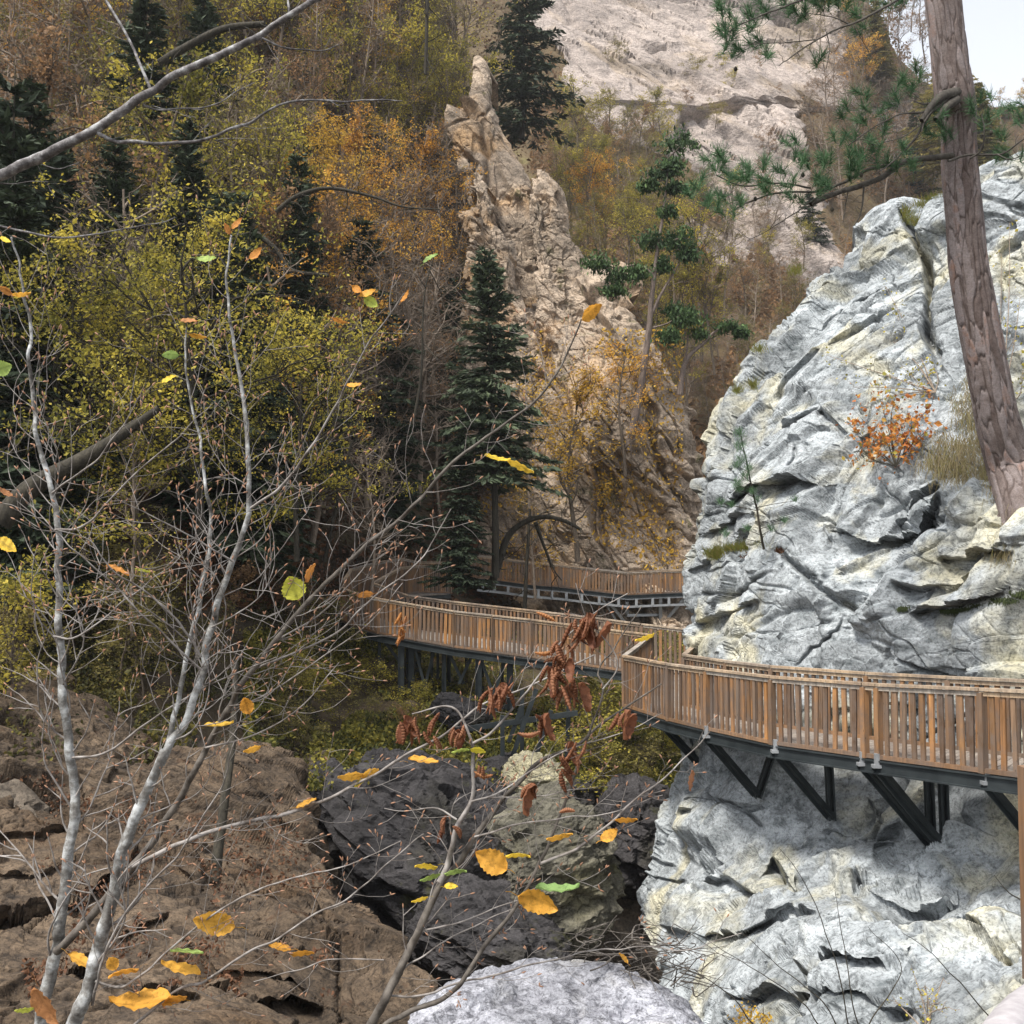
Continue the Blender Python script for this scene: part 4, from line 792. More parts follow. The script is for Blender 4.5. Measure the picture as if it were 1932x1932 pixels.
traced_tree('pine_tree', 'tallest leaning pine with a grey orange trunk on the edge of the beige cliff',
    [(1183, 850, D1, 17), (1200, 780, D1, 16), (1212, 710, D1, 15), (1222, 640, D1, 14), (1230, 560, D1, 12), (1240, 480, D1, 9), (1252, 400, D1, 6), (1262, 300, D1, 3)],
    [([(1226, 600, D1), (1245, 560, D1), (1268, 520, D1), (1290, 480, D1)], 7, 2), ([(1235, 520, D1), (1205, 500, D1), (1165, 505, D1), (1125, 495, D1)], 5, 2), ([(1243, 470, D1), (1280, 450, D1), (1310, 452, D1)], 4, 2), ([(1224, 620, D1), (1260, 610, D1), (1290, 590, D1)], 4, 2), ([(1258, 340, D1), (1225, 345, D1)], 3, 1), ([(1260, 300, D1), (1290, 268, D1)], 3, 1)],
    [(1130, 497, D1, 34, 12), (1170, 520, D1, 32, 13), (1160, 548, D1, 28, 9), (1205, 515, D1, 22, 12), (1235, 455, D1, 34, 14), (1285, 450, D1, 34, 16), (1300, 480, D1, 24, 12), (1225, 350, D1, 22, 9), (1255, 325, D1, 38, 10), (1275, 355, D1, 30, 8), (1285, 270, D1, 42, 14), (1270, 310, D1, 26, 8), (1260, 400, D1, 22, 10), (1290, 600, D1, 30, 13), (1265, 635, D1, 22, 12), (1250, 500, D1, 18, 12)], M['midbark'], M['pine'])
traced_tree('pine_tree', 'smaller pine leaning right over the dark gap beside the beige cliff',
    [(1283, 745, D1+.5, 12), (1288, 700, D1+.5, 9), (1300, 672, D1+.5, 7), (1330, 645, D1+.5, 5), (1355, 622, D1+.5, 4), (1395, 618, D1+.5, 2)],
    [([(1286, 705, D1+.5), (1296, 660, D1+.5), (1300, 600, D1+.5)], 5, 2)], [(1375, 617, D1+.5, 26, 8), (1400, 628, D1+.5, 18, 7), (1300, 600, D1+.5, 30, 14), (1320, 630, D1+.5, 18, 8), (1275, 585, D1+.5, 22, 9)], M['midbark'], M['pine'], dens=480)
# crooked dark mossy limbs over the far walkway and on the left
def limb(label, path, w0, w1, name='fallen_branch'):
    pts = np.array([P(*q) for q in path]); n = len(path)*5; s_ = smoothpts(pts, n); mb = MB(); dd = path[0][2]; mb.tube(s_, np.linspace(w0, w1, n)*dd/F/2, 8)
    for k in range(3, n-1, 2):
        tw = bend(s_[k], nr.normal(size=3)+np.array([0, 0, -.3]), dd/F*rt.uniform(30, 90), 5, .3, -.03); mb.tube(tw, np.linspace(dd/F*1.3, dd/F*.5, 6), 3)
    o = mb.build(name, M['darkbark'], None, True); tag(o, label, 'tree'); return o
limb('crooked dark leafless tree arching right in front of the far boardwalk', [(925, 1110, 38.5), (945, 1050, 38.5), (960, 1010, 38.5), (990, 985, 38.4), (1030, 975, 38.3), (1070, 985, 38.2), (1097, 1000, 38.2)], 16, 6, 'leaning_tree')
limb('thin dark trunk drooping to the right of the arching one', [(1010, 985, 40), (1030, 1040, 40), (1045, 1075, 40), (1060, 1095, 40)], 8, 2, 'leaning_tree')
limb('mossy dark trunk curving across the upper left slope', [(300, 120, 33), (340, 95, 33), (420, 55, 33), (500, 45, 33)], 16, 12, 'leaning_tree')
limb('thick dark mossy trunk slanting up at the left edge', [(0, 985, 18.2), (60, 920, 18.3), (150, 870, 18.4), (230, 820, 18.5), (300, 770, 18.5)], 46, 14, 'leaning_tree')
limb('crooked mossy trunk left of the orange patch', [(470, 430, 34), (520, 470, 34), (550, 510, 34), (620, 520, 34)], 11, 7, 'leaning_tree')
limb('long dark branch arching over the orange patch', [(520, 400, 34), (560, 370, 34), (620, 355, 34), (700, 370, 34), (760, 390, 34), (830, 395, 34)], 10, 2, 'leaning_tree')
limb('slim brown trunk rooted on the brown rock slope, lower left', [(405, 1665, 14.0), (412, 1600, 14.2), (425, 1500, 14.5), (440, 1380, 15), (445, 1250, 15.3)], 22, 12, 'leaning_tree')
limb('slim straight trunk in the shade above the footbridge', [(612, 1060, 33), (640, 930, 33), (665, 830, 33)], 8, 4, 'leaning_tree')
limb('pale slim trunk on the left of the lone spruce', [(780, 800, 36), (795, 700, 36), (800, 560, 36), (820, 480, 36)], 6, 2, 'leaning_tree')
limb('straight thin trunk at the top edge left of the spires', [(803, 140, 58), (805, 60, 58), (807, -30, 58)], 7, 6, 'leaning_tree')
limb('thin trunk standing in front of the far boardwalk', [(990, 1148, 44.5), (993, 1080, 44.5), (1000, 960, 44.5)], 8, 5, 'leaning_tree')

# ---- undergrowth and litter lying on the slopes
def scatter(name, label, n, x0, x1, y0, y1, dfun, size, mat, lift=0.15, seed=1, ok=None, cat='undergrowth', thr=-0.25):
    r = np.random.default_rng(seed); u = r.uniform(x0, x1, n); v = r.uniform(y0, y1, n)
    q = P(u, v, np.full(n, 30.0)); k = fbm(q, 1.6, 4, seed) > thr
    if ok is not None: k &= ok(u, v)
    u, v = u[k], v[k]; c = P(u, v, dfun(u, v)-np.abs(r.normal(size=len(u)))*lift)
    rr = 0.45+0.4*fbm(c, .8, 2, seed)+0.2*r.normal(size=len(u))
    V, q, a = leafcloud(c, size, rnd=rr); o = mk(name, V, q, mat, None, {'rnd': a}); return stuff(o, label, cat)
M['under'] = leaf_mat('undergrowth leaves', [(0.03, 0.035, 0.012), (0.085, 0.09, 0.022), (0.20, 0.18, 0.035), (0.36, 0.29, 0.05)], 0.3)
M['under2'] = leaf_mat('shaded undergrowth leaves', [(0.015, 0.018, 0.008), (0.04, 0.042, 0.014), (0.09, 0.08, 0.02), (0.20, 0.16, 0.03)], 0.2)  # darker copy of the undergrowth leaves, left bank shade put into the colour
M['litter'] = leaf_mat('fallen brown leaves', [(0.05, 0.025, 0.014), (0.11, 0.05, 0.025), (0.16, 0.08, 0.04)], 0.1)
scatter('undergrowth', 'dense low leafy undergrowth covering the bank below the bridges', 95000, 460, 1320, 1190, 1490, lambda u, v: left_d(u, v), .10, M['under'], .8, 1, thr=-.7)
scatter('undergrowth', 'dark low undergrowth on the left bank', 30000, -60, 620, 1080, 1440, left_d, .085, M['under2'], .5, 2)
scatter('leaf_litter', 'fallen leaves covering the upper slope between the trunks', 42000, -60, 1000, 0, 1150, left_d, .2, M['litter'], .5, 3, cat='leaf litter')
scatter('leaf_litter', 'dry grass and fallen leaves on the far hillside', 70000, 1000, 1760, 0, 950, far_d, .42, M['russet'], 1.0, 4, ok=lambda u, v: ~np.any([inpoly(u, v, p) for p in rp], axis=0), cat='leaf litter')
scatter('leaf_litter', 'brown fallen leaves on the brown rock slope, lower left', 12000, -20, 760, 1450, 1880, brown_d, .05, M['litter'], .03, 5, cat='leaf litter', ok=lambda u, v: (u < 585+(v-1590)*.65) & (fbm(P(u, v, 12+0*u), .5, 3, 3) > -.1))
scatter('undergrowth', 'yellow brown leafy undergrowth on the beige cliff ledges', 7000, 900, 1290, 620, 1100, mid_d, .16, M['gold'], .5, 6)
DF = 1.2
# ================================================================ the big pine by the pale cliff
bp = thing('pine_tree', 'big near pine with a thick reddish plated trunk at the upper right', 'tree', P(1915, 950, 13.6*DF))
TP = [(1772, -160, 13.0, 64), (1775, -60, 13.0, 64), (1779, 0, 13.0, 65), (1790, 100, 13.0, 66), (1801, 180, 13.0, 70), (1808, 215, 13.05, 64), (1810, 300, 13.1, 65), (1819, 400, 13.15, 68), (1827, 500, 13.2, 72), (1844, 600, 13.25, 75), (1863, 700, 13.3, 75), (1883, 800, 13.4, 79), (1908, 880, 13.5, 88), (1932, 950, 13.25, 100), (1950, 1030, 13.1, 112)]
c4 = smoothpts(np.array([list(P(q[0], q[1], q[2]*DF))+[q[3]*q[2]*DF/F/2] for q in TP]), 620)
pc, rad = c4[:, :3], c4[:, 3]; kk = 150; tt = np.gradient(pc, axis=0); tt /= np.linalg.norm(tt, axis=1, keepdims=True)
aa = np.cross(tt, (0, 1, 0)); aa /= np.linalg.norm(aa, axis=1, keepdims=True); bb = np.cross(tt, aa); th = np.arange(kk)/kk*2*math.pi
nn_ = np.cos(th)[None, :, None]*aa[:, None]+np.sin(th)[None, :, None]*bb[:, None]; S_ = np.arange(620)*(np.linalg.norm(pc[1]-pc[0]))
cyl = np.stack([np.broadcast_to(np.cos(th)[None]*.2, (620, kk)), np.broadcast_to(np.sin(th)[None]*.2, (620, kk)), np.broadcast_to((S_[:, None])*0.11, (620, kk))], -1)
cylw = cyl+0.035*np.stack([fbm(cyl, .07, 2, 3), fbm(cyl, .08, 2, 4), fbm(cyl, .08, 2, 5)], -1)
v1, g1 = facet(cylw, .07, 4, .1, .1); v2, g2 = facet(cylw, .028, 7, .2)
dsp = 0.010*v1-0.020*np.exp(-(g1/.10)**2)+0.002*v2-0.002*np.exp(-(g2/.1)**2)
top = np.clip((260-np.linspace(-160, 1030, 620))/300, 0, 1)[:, None]; dsp = dsp*(1-.45*top)+.006*fbm(cyl, .1, 3, 9)
V = pc[:, None]+nn_*(rad[:, None, None]+dsp[..., None]); i = np.arange(619)[:, None]*kk+np.arange(kk)[None]; j = np.arange(619)[:, None]*kk+(np.arange(kk)[None]+1) % kk
q = np.stack([i, j, j+kk, i+kk], -1).reshape(-1, 4)
t = NT('big pine bark'); r_ = t.attr('plate'); g_ = t.attr('gap'); n1 = t.noise(7, 7, .7); n2 = t.noise(42, 5, .7)
c = t.ramp(t.math('ADD', t.math('MULTIPLY', r_, .5), t.math('MULTIPLY', n1, .5)), [(0.3, (0.085, 0.062, 0.055)), (0.45, (0.145, 0.115, 0.105)), (0.58, (0.20, 0.17, 0.165)), (0.72, (0.21, 0.13, 0.10))])
c = t.mix(1.0, c, t.ramp(n2, [(0.3, .65), (.7, 1.25)]), 'MULTIPLY'); c = t.mix(t.ramp(g_, [(0.0, 0.8), (0.10, 0.0)]), c, (0.04, 0.026, 0.02)); t.bump(n2, .6, .008); M['bpbark'] = t.out(c, .9)
mk('trunk', V.reshape(-1, 3), q, M['bpbark'], bp, {'plate': (v1*.5+.5).ravel(), 'gap': g1.ravel()}, True)
t = NT('pine limb bark'); M['limb'] = t.out(t.ramp(t.noise(16, 6, .7), [(.3, (0.028, 0.024, 0.02)), (.6, (0.075, 0.068, 0.058)), (.72, (0.14, 0.13, 0.11))]), .9)
def ppath(pts, w0, w1, n=None, k=8, mb=None, jit=0.012):
    a = np.array([P(q[0], q[1], q[2]*DF) for q in pts]); n = n or len(pts)*6; s_ = smoothpts(a, n); dd = pts[0][2]*DF
    s_ = s_+np.stack([fbm(s_+k_*7, .25, 3, 8) for k_ in range(3)], -1)*jit; mb.tube(s_, np.linspace(w0, w1, n)*dd/F/2, k); return s_
limbs = [([(1812, 292, 13.0), (1760, 298, 12.9), (1705, 306, 12.8), (1665, 335, 12.7), (1620, 352, 12.6), (1570, 368, 12.5), (1530, 386, 12.45)], 12, 9),
    ([(1700, 308, 12.8), (1640, 320, 12.7), (1590, 345, 12.6), (1540, 362, 12.5), (1480, 362, 12.4), (1420, 378, 12.3), (1375, 402, 12.2)], 7, 2),
    ([(1530, 355, 12.5), (1470, 345, 12.4), (1400, 350, 12.3), (1350, 330, 12.2)], 4, 2), ([(1550, 368, 12.5), (1500, 400, 12.3), (1440, 440, 12.2), (1410, 455, 12.1)], 3, 1),
    ([(1790, 185, 12.75), (1755, 215, 12.6), (1730, 255, 12.6), (1690, 300, 12.5), (1650, 330, 12.4)], 7, 2), ([(1760, 210, 12.6), (1700, 215, 12.5), (1650, 240, 12.4), (1600, 275, 12.3)], 4, 1.5), ([(1750, 225, 12.6), (1700, 260, 12.5), (1640, 275, 12.4)], 3, 1),
    ([(1805, 175, 12.85), (1780, 182, 12.7), (1757, 200, 12.6), (1738, 228, 12.55)], 22, 9), ([(1805, 188, 12.8), (1784, 206, 12.65), (1766, 226, 12.6)], 17, 12), ([(1770, 190, 12.65), (1745, 196, 12.6), (1722, 190, 12.6)], 6, 2), ([(1762, 205, 12.6), (1744, 230, 12.5), (1738, 250, 12.5)], 4, 2),
    ([(1830, 300, 12.8), (1850, 285, 12.7), (1858, 250, 12.6), (1852, 215, 12.6)], 4, 2), ([(1790, 302, 12.7), (1830, 293, 12.8), (1890, 290, 12.6), (1932, 262, 12.4), (1990, 230, 12.2)], 5, 2), ([(1880, 290, 12.6), (1905, 300, 12.5), (1940, 290, 12.4)], 3, 1),
    ([(1790, -110, 12.8), (1740, -50, 12.5), (1700, -5, 12.3), (1640, 30, 12.1), (1570, 60, 12.0), (1510, 95, 11.9), (1470, 125, 11.8)], 8, 1.5), ([(1740, -50, 12.5), (1640, -40, 12.2), (1540, -10, 12.0), (1460, 20, 11.9), (1400, 45, 11.8), (1375, 60, 11.8)], 6, 2),
    ([(1600, 45, 12.0), (1560, 30, 11.9), (1520, 25, 11.9)], 2.5, 1), ([(1560, 62, 12), (1565, 95, 11.9), (1560, 128, 11.9)], 2.5, 1), ([(1540, 75, 12), (1480, 80, 11.9), (1400, 85, 11.8)], 2.5, 1), ([(1690, -20, 12.3), (1705, 5, 12.2), (1690, 30, 12.2)], 3, 1.2), ([(1610, 45, 12), (1640, 100, 12)], 2, 1),
    ([(1630, 350, 12.6), (1625, 400, 12.5), (1612, 425, 12.5)], 4, 2), ([(1600, 355, 12.6), (1590, 420, 12.5)], 2, 1)]
tuft = []   # (centre, direction, needle length)
for pts, w0, w1 in limbs:
    mb = MB(); s_ = ppath(pts, w0, w1, mb=mb)
    if w0 < 9:
        for k in range(4, len(s_)-1, 3):
            L = 12.3/F*rt.uniform(20, 55); tw = bend(s_[k], nr.normal(size=3)*.6+np.array([-.35, 0, .25]), L, 4, .3, .05); mb.tube(tw, np.linspace(12.3/F*.9, 12.3/F*.5, 5), 3)
    mb.build('limb', M['limb'], bp, True)
TU = [(1350, 330), (1362, 305), (1375, 345), (1345, 300), (1395, 345), (1410, 330), (1425, 350), (1445, 320), (1460, 345), (1475, 325), (1500, 300), (1505, 275), (1490, 350), (1520, 330), (1535, 345), (1550, 320), (1570, 310), (1585, 280), (1600, 265), (1590, 325), (1610, 300), (1620, 330), (1635, 270), (1640, 305), (1655, 290), (1600, 345), (1575, 355),
      (1540, 375), (1510, 385), (1380, 405), (1365, 380), (1345, 400), (1320, 385), (1310, 360), (1405, 395), (1450, 375), (1660, 250), (1625, 240), (1650, 215), (1690, 200), (1700, 165), (1720, 180), (1730, 150), (1600, 220), (1640, 190), (1745, 255), (1775, 235), (1780, 255), (1790, 270), (1772, 218),
      (1710, 290), (1690, 320), (1720, 330), (1670, 310), (1850, 215), (1860, 195), (1845, 240), (1870, 230), (1890, 270), (1920, 240), (1932, 300), (1900, 300), (1910, 215), (1932, 200), (1880, 310),
      (1368, 40), (1360, 70), (1378, 60), (1362, 20), (1385, 85), (1395, 105), (1375, 110), (1440, 15), (1460, 0), (1480, 20), (1500, -5), (1515, 15), (1535, 0), (1550, 20), (1565, 5), (1585, 15), (1600, -10), (1530, 35), (1495, 40), (1560, -15), (1640, 5), (1690, 20), (1700, 5), (1430, 90), (1450, 110), (1420, 45), (1545, 125), (1625, 60), (1615, 30),
      (1480, 5), (1520, -8), (1545, 8), (1570, -5), (1410, 60), (1595, 0), (1455, 30), (1505, 25)]
nv = []; nq = []; na = []; nc = 0; rt.seed(77)
for (u, v) in TU:
  for rep in range(2):
    c0 = P(u+rt.uniform(-12, 12), v+rt.uniform(-9, 9), ((12.8-(1800-u)*.0018)+rt.uniform(-.25, .25))*DF); ax = np.array([rt.uniform(-.8, .5), rt.uniform(-.4, .4), rt.uniform(.35, 1.0)]); ax /= np.linalg.norm(ax)
    m = 95; s = nr.random((m, 1))*.16; d = ax*.7+nr.normal(size=(m, 3))*.6; d /= np.linalg.norm(d, axis=1, keepdims=True); L = .125*(1+.3*nr.normal(size=(m, 1)))
    b = c0+ax*s; sd_ = np.cross(d, nr.normal(size=(m, 3))); sd_ /= np.linalg.norm(sd_, axis=1, keepdims=True); W = .0036
    V = np.stack([b-sd_*W, b+sd_*W, b+d*L+sd_*W*.4, b+d*L-sd_*W*.4], 1).reshape(-1, 3); nv.append(V); nq.append(np.arange(m*4).reshape(-1, 4)+nc); nc += len(V); na.append(np.repeat(np.clip(.4+.3*rt.random()+.2*nr.normal(size=m), 0, 1), 4))
mk('needles', np.concatenate(nv), np.concatenate(nq), M['bigpine'], bp, {'rnd': np.concatenate(na)})
for (u, v) in [(1388, 130), (1500, 370), (1545, 330), (1570, 395), (1515, 330), (1625, 330), (1425, 375), (1525, 300), (1870, 250)]:
    mb = MB(); c0 = P(u, v, 12.3*DF); mb.tube(np.array([c0+np.array([0, 0, z]) for z in (-.035, -.02, 0, .02, .035)]), [.006, .022, .026, .018, .004], 8); mb.build('cone', M['darkbark'], bp, True)

DF = 1.0
# ---------------------------------------------------------------- plants on the pale cliff
def grassy(name, label, spots, mat, n, L, cat, droop=0.0, w_=.004, stf=True, dn=None):
    V = []; Q = []; A = []; k = 0
    for (u, v, ru, rv) in spots:
        for i in range(n):
            uu = u+rt.gauss(0, ru*.5); vv = v+rt.gauss(0, rv*.5); d = float((dn or near_d)(uu, vv))-.12; b = P(uu, vv, d); h = L*rt.uniform(.5, 1.3)
            dr = np.array([rt.uniform(-.7, .7), rt.uniform(-.8, .2), rt.uniform(.4, 1)]); p1 = b+dr*h*.5; p2 = p1+dr*h*.4+np.array([rt.uniform(-.2, .2), -.1, -droop])*h; sd_ = np.array([w_, 0, 0])
            V += [b-sd_, b+sd_, p1+sd_*.8, p1-sd_*.8, p2+sd_*.3, p2-sd_*.3]; Q += [(k, k+1, k+2, k+3), (k+3, k+2, k+4, k+5)]; A += [rt.random()]*6; k += 6
    o = mk(name, V, Q, mat, None, {'rnd': A}); return stuff(o, label, cat) if stf else tag(o, label, cat)
grassy('grass', 'green grass tufts on the ledge under the little pine', [(1345, 1045, 20, 6), (1375, 1038, 22, 5), (1405, 1036, 22, 5), (1435, 1038, 20, 5), (1350, 1052, 14, 5)], M['grass'], 260, .20, 'grass')
grassy('grass', 'tangled dry tan grass around the foot of the big pine', [(1800, 900, 40, 20), (1770, 880, 34, 22), (1830, 860, 34, 30), (1850, 820, 26, 40), (1820, 780, 30, 40), (1840, 730, 20, 40), (1790, 850, 40, 30), (1870, 900, 24, 20), (1885, 930, 20, 20), (1910, 1020, 20, 30), (1900, 1050, 30, 20), (1925, 960, 14, 20)], M['drygrass'], 210, .34, 'grass', droop=.9)
grassy('grass', 'grass tufts on the shoulder and crest of the pale cliff', [(1430, 662, 18, 5), (1420, 730, 10, 8), (1710, 405, 12, 12), (1725, 420, 14, 10), (1500, 515, 14, 6), (1740, 390, 18, 6), (1760, 380, 20, 5), (1390, 740, 10, 5)], M['grass'], 130, .22, 'grass')
grassy('moss', 'dark moss hanging below the crack at the right of the pale cliff', [(1890, 1135, 26, 5), (1925, 1122, 20, 7), (1860, 1145, 24, 4), (1820, 1152, 20, 3), (1790, 1155, 14, 3), (1930, 1105, 16, 6), (1680, 1175, 14, 4), (1700, 1150, 10, 3)], M['moss'], 260, .06, 'moss', droop=.9, w_=.008)
grassy('leaf_litter', 'reddish dead leaves lying at the right end of the grassy ledge', [(1440, 1048, 26, 6), (1465, 1040, 14, 6), (1420, 1052, 20, 4)], M['litter'], 160, .05, 'leaf litter', w_=.012)
def cliffshrub(name, label, spots, mat, leaf, n, base, twigmat, cat='shrub', d0=.35, dn=None):
    e = thing(name, label, cat, P(base[0], base[1], float((dn or near_d)(*base))-.1)); mb = MB(); c = []
    b0 = P(base[0], base[1], float((dn or near_d)(*base))-.1)
    for (u, v, r_) in spots:
        d = float((dn or near_d)(u, v))-d0; c0 = P(u, v, d); mid = (b0+c0)/2+nr.normal(size=3)*.08; s_ = smoothpts([b0, mid, c0], 10); mb.tube(s_, np.linspace(.012, .004, 10), 5)
        for k in range(7):
            tw = bend(s_[rt.randint(5, 9)], nr.normal(size=3)+np.array([0, -.3, .3]), r_*d/F*1.3, 4, .3, 0); mb.tube(tw, np.linspace(.004, .0018, 5), 3)
            m = n//7; c.append(tw[rt.randint(1, 4)]+nr.normal(size=(m, 3))*r_*d/F*.38)
    mb.build('branches', twigmat, e, True); c = np.concatenate(c); r = .5+.35*vnoise(c/.2, 2)+.2*nr.normal(size=len(c)); V, q, a = leafcloud(c, leaf, rnd=r, asp=.75); mk('leaves', V, q, mat, e, {'rnd': a}); return e
M['redorange'] = leaf_mat('orange red leaves', [(0.22, 0.07, 0.025), (0.42, 0.14, 0.035), (0.50, 0.22, 0.05), (0.35, 0.30, 0.06)], 0.4)
cliffshrub('shrub', 'orange red leaved shrub growing out of the pale cliff', [(1635, 800, 40), (1665, 770, 40), (1690, 745, 34), (1620, 850, 30), (1650, 840, 34), (1700, 800, 34), (1735, 780, 34), (1750, 810, 30), (1720, 840, 26), (1680, 820, 36), (1760, 760, 20), (1600, 800, 16)], M['redorange'], .075, 60, (1690, 880), M['darkbark'])
cliffshrub('shrub', 'sparse yellow green vine like shrub high on the pale cliff face', [(1670, 540, 20), (1690, 590, 24), (1680, 640, 20), (1700, 690, 26), (1730, 720, 22), (1610, 730, 22), (1560, 670, 14), (1650, 700, 14), (1660, 755, 20), (1760, 690, 24)], M['yg'], .05, 30, (1765, 740), M['twig'])
cliffshrub('shrub', 'thin shrub with a few yellow leaves at the right edge beside the trunk', [(1905, 420, 24), (1890, 480, 24), (1925, 560, 24), (1880, 620, 20), (1930, 700, 20), (1915, 640, 20)], M['yg'], .05, 26, (1890, 760), M['twig'])
cliffshrub('shrub', 'small golden shrub at the bottom edge right of the white boulder', [(1400, 1905, 22), (1425, 1920, 22), (1440, 1900, 16), (1385, 1925, 18), (1410, 1935, 26)], M['gold'], .035, 70, (1415, 1960), M['twig'], d0=.5)
cliffshrub('shrub', 'sparse yellow leaved twigs low on the pale cliff, lower right', [(1725, 1840, 16), (1745, 1860, 16), (1780, 1845, 14), (1690, 1890, 10), (1790, 1900, 18), (1750, 1880, 12)], M['yg'], .028, 16, (1740, 1975), M['twig'], d0=.7)
# bare stems in front of the lower cliff
bs = MB(); e = thing('bare_shrub', 'bare thin dark stems in front of the lower pale cliff', 'shrub', P(1560, 1990, 9.5))
for pts in [[(1600, 1990), (1560, 1900), (1520, 1860), (1480, 1830), (1400, 1760)], [(1610, 1990), (1585, 1850), (1545, 1720), (1500, 1640), (1470, 1600)], [(1590, 1980), (1540, 1930), (1500, 1880), (1330, 1770)], [(1640, 1990), (1610, 1900), (1590, 1760), (1575, 1680)], [(1650, 1990), (1640, 1930), (1700, 1830), (1640, 1750)], [(1900, 1960), (1850, 1900), (1760, 1800), (1700, 1760)], [(1932, 1700), (1900, 1680), (1875, 1650)], [(1450, 1960), (1420, 1930), (1380, 1880), (1300, 1830), (1250, 1860)]]:
    ppath([(u, v, 9.2) for u, v in pts], 3.2, 1.0, mb=bs, k=5)
bs.build('stems', M['darkbark'], e, True)
# small pine on the ledge
e = thing('pine_tree', 'little pine sapling standing on the grassy ledge of the pale cliff', 'tree', P(1440, 1035, 19.6)); mb = MB()
s_ = ppath([(1441, 1036, 19.6), (1432, 990, 19.5), (1424, 940, 19.5), (1412, 890, 19.5), (1400, 830, 19.5), (1395, 805, 19.5)], 5, 1.5, mb=mb)
V = []; Q = []; A = []; k = 0
for (u, v, r_) in [(1395, 820, 12), (1398, 845, 16), (1400, 870, 16), (1412, 885, 10), (1390, 880, 10), (1405, 900, 12), (1390, 915, 12), (1395, 925, 8), (1420, 930, 8), (1370, 1010, 8), (1410, 1000, 8), (1480, 985, 6), (1500, 945, 6), (1455, 1000, 6), (1360, 950, 8), (1380, 955, 6), (1430, 945, 6)]:
    c0 = P(u, v, 19.4); mb.tube(smoothpts([s_[np.argmin(np.abs(s_[:, 2]-c0[2]+.1))], (s_[np.argmin(np.abs(s_[:, 2]-c0[2]+.1))]+c0)/2+np.array([0, 0, .01]), c0], 5), np.linspace(.007, .003, 5), 4)
    for m in range(r_*8):
        b = c0+nr.normal(size=3)*r_*.35*19.4/F; d = np.array([rt.uniform(-.8, .8), rt.uniform(-.6, .6), rt.uniform(.1, 1)]); d *= .12/np.linalg.norm(d); sd_ = np.array([.003, 0, 0])
        V += [b-sd_, b+sd_, b+d+sd_*.4, b+d-sd_*.4]; Q.append((k, k+1, k+2, k+3)); k += 4; A += [rt.random()]*4
mb.build('trunk', M['darkbark'], e, True); mk('needles', V, Q, M['bigpine'], e, {'rnd': A})

# ================================================================ saplings right in front of the camera
def fbark():
    t = NT('smooth grey beech bark'); v = t.mapping((60, 60, 130)); n = t.noise(1, 4, .7, v); b = t.noise(26, 5, .65)
    c = t.ramp(b, [(0.34, (0.065, 0.058, 0.052)), (0.48, (0.17, 0.165, 0.155)), (0.60, (0.36, 0.37, 0.37)), (0.7, (0.48, 0.49, 0.49))]); c = t.mix(1.0, c, t.ramp(n, [(.3, .65), (.7, 1.2)]), 'MULTIPLY')
    t.bump(n, .5, .002); return t.out(c, .7)
M['beech'] = fbark()
t = NT('dark thin bark'); M['darkstem'] = t.out(t.ramp(t.noise(40, 5, .6), [(.35, (0.045, 0.038, 0.032)), (.62, (0.125, 0.11, 0.095))]), .75)
t = NT('grey twig'); M['gtwig'] = t.out(t.ramp(t.noise(30, 5, .6), [(.35, (0.09, 0.075, 0.065)), (.62, (0.27, 0.25, 0.235))]), .7)
t = NT('lichen spotted bark'); lb_ = t.ramp(t.noise(22, 7, .75), [(.40, (0.06, 0.055, 0.055)), (.52, (0.15, 0.14, 0.14)), (.60, (0.30, 0.30, 0.30)), (.72, (0.45, 0.46, 0.45))]); t.bump(t.noise(40, 5, .7), .8, .004); M['lbark'] = t.out(lb_, .8)
t = NT('brown bud'); M['bud'] = t.out(t.ramp(t.noise(60, 3), [(.3, (0.20, 0.10, 0.06)), (.7, (0.38, 0.22, 0.14))]), .6)
TW = [M['gtwig'], M['bud']]
fr = random.Random(21); fn = np.random.default_rng(21)
def stem(mb, pts, w0, w1, d0, d1, twigs=1.0, bud=True, k=10, side=(50, 190), tmb=None, lump=.04, rng=(0.05, 0.97)):
    """pts in photo units; widths in photo units; grows alternating side twigs"""
    tmb = tmb or mb; p = np.array(pts, float); L = np.linalg.norm(np.diff(p, axis=0), axis=1).sum(); n = max(10, int(L/9))
    s2 = smoothpts(np.concatenate([p, 0*p[:, :1]], 1), n); u, v = s2[:, 0], s2[:, 1]; dd = np.linspace(d0, d1, n); W = np.linspace(w0, w1, n)
    u = u+1.4*vnoise(np.stack([np.arange(n)/3.0, 0*u+p[0, 0], 0*u], -1), 3); W = W*(1+lump*fn.normal(size=n)); pc = P(u, v, dd)
    pc = pc+np.stack([0*u, 0.012*vnoise(np.stack([np.arange(n)/4.0, 0*u, 0*u+p[0, 1]], -1), 4), 0*u], -1)
    mb.tube(pc, W*dd/F/2, k)
    if twigs:
        s = rng[0]*L; sg = fr.choice((-1, 1))
        while s < rng[1]*L:
            f = s/L; j = int(f*(n-1)); j = min(max(j, 1), n-2); tx, ty = u[j+1]-u[j-1], v[j+1]-v[j-1]; tl = math.hypot(tx, ty)+1e-6; a0 = math.atan2(ty/tl, tx/tl)
            ln = fr.uniform(*side)*(1.1-.6*f); twig(tmb, u[j], v[j], dd[j], a0+sg*R(fr.uniform(32, 58)), ln, max(1.2, W[j]*.23), -sg, bud)
            sg = -sg; s += fr.uniform(26, 62)/twigs
    return pc
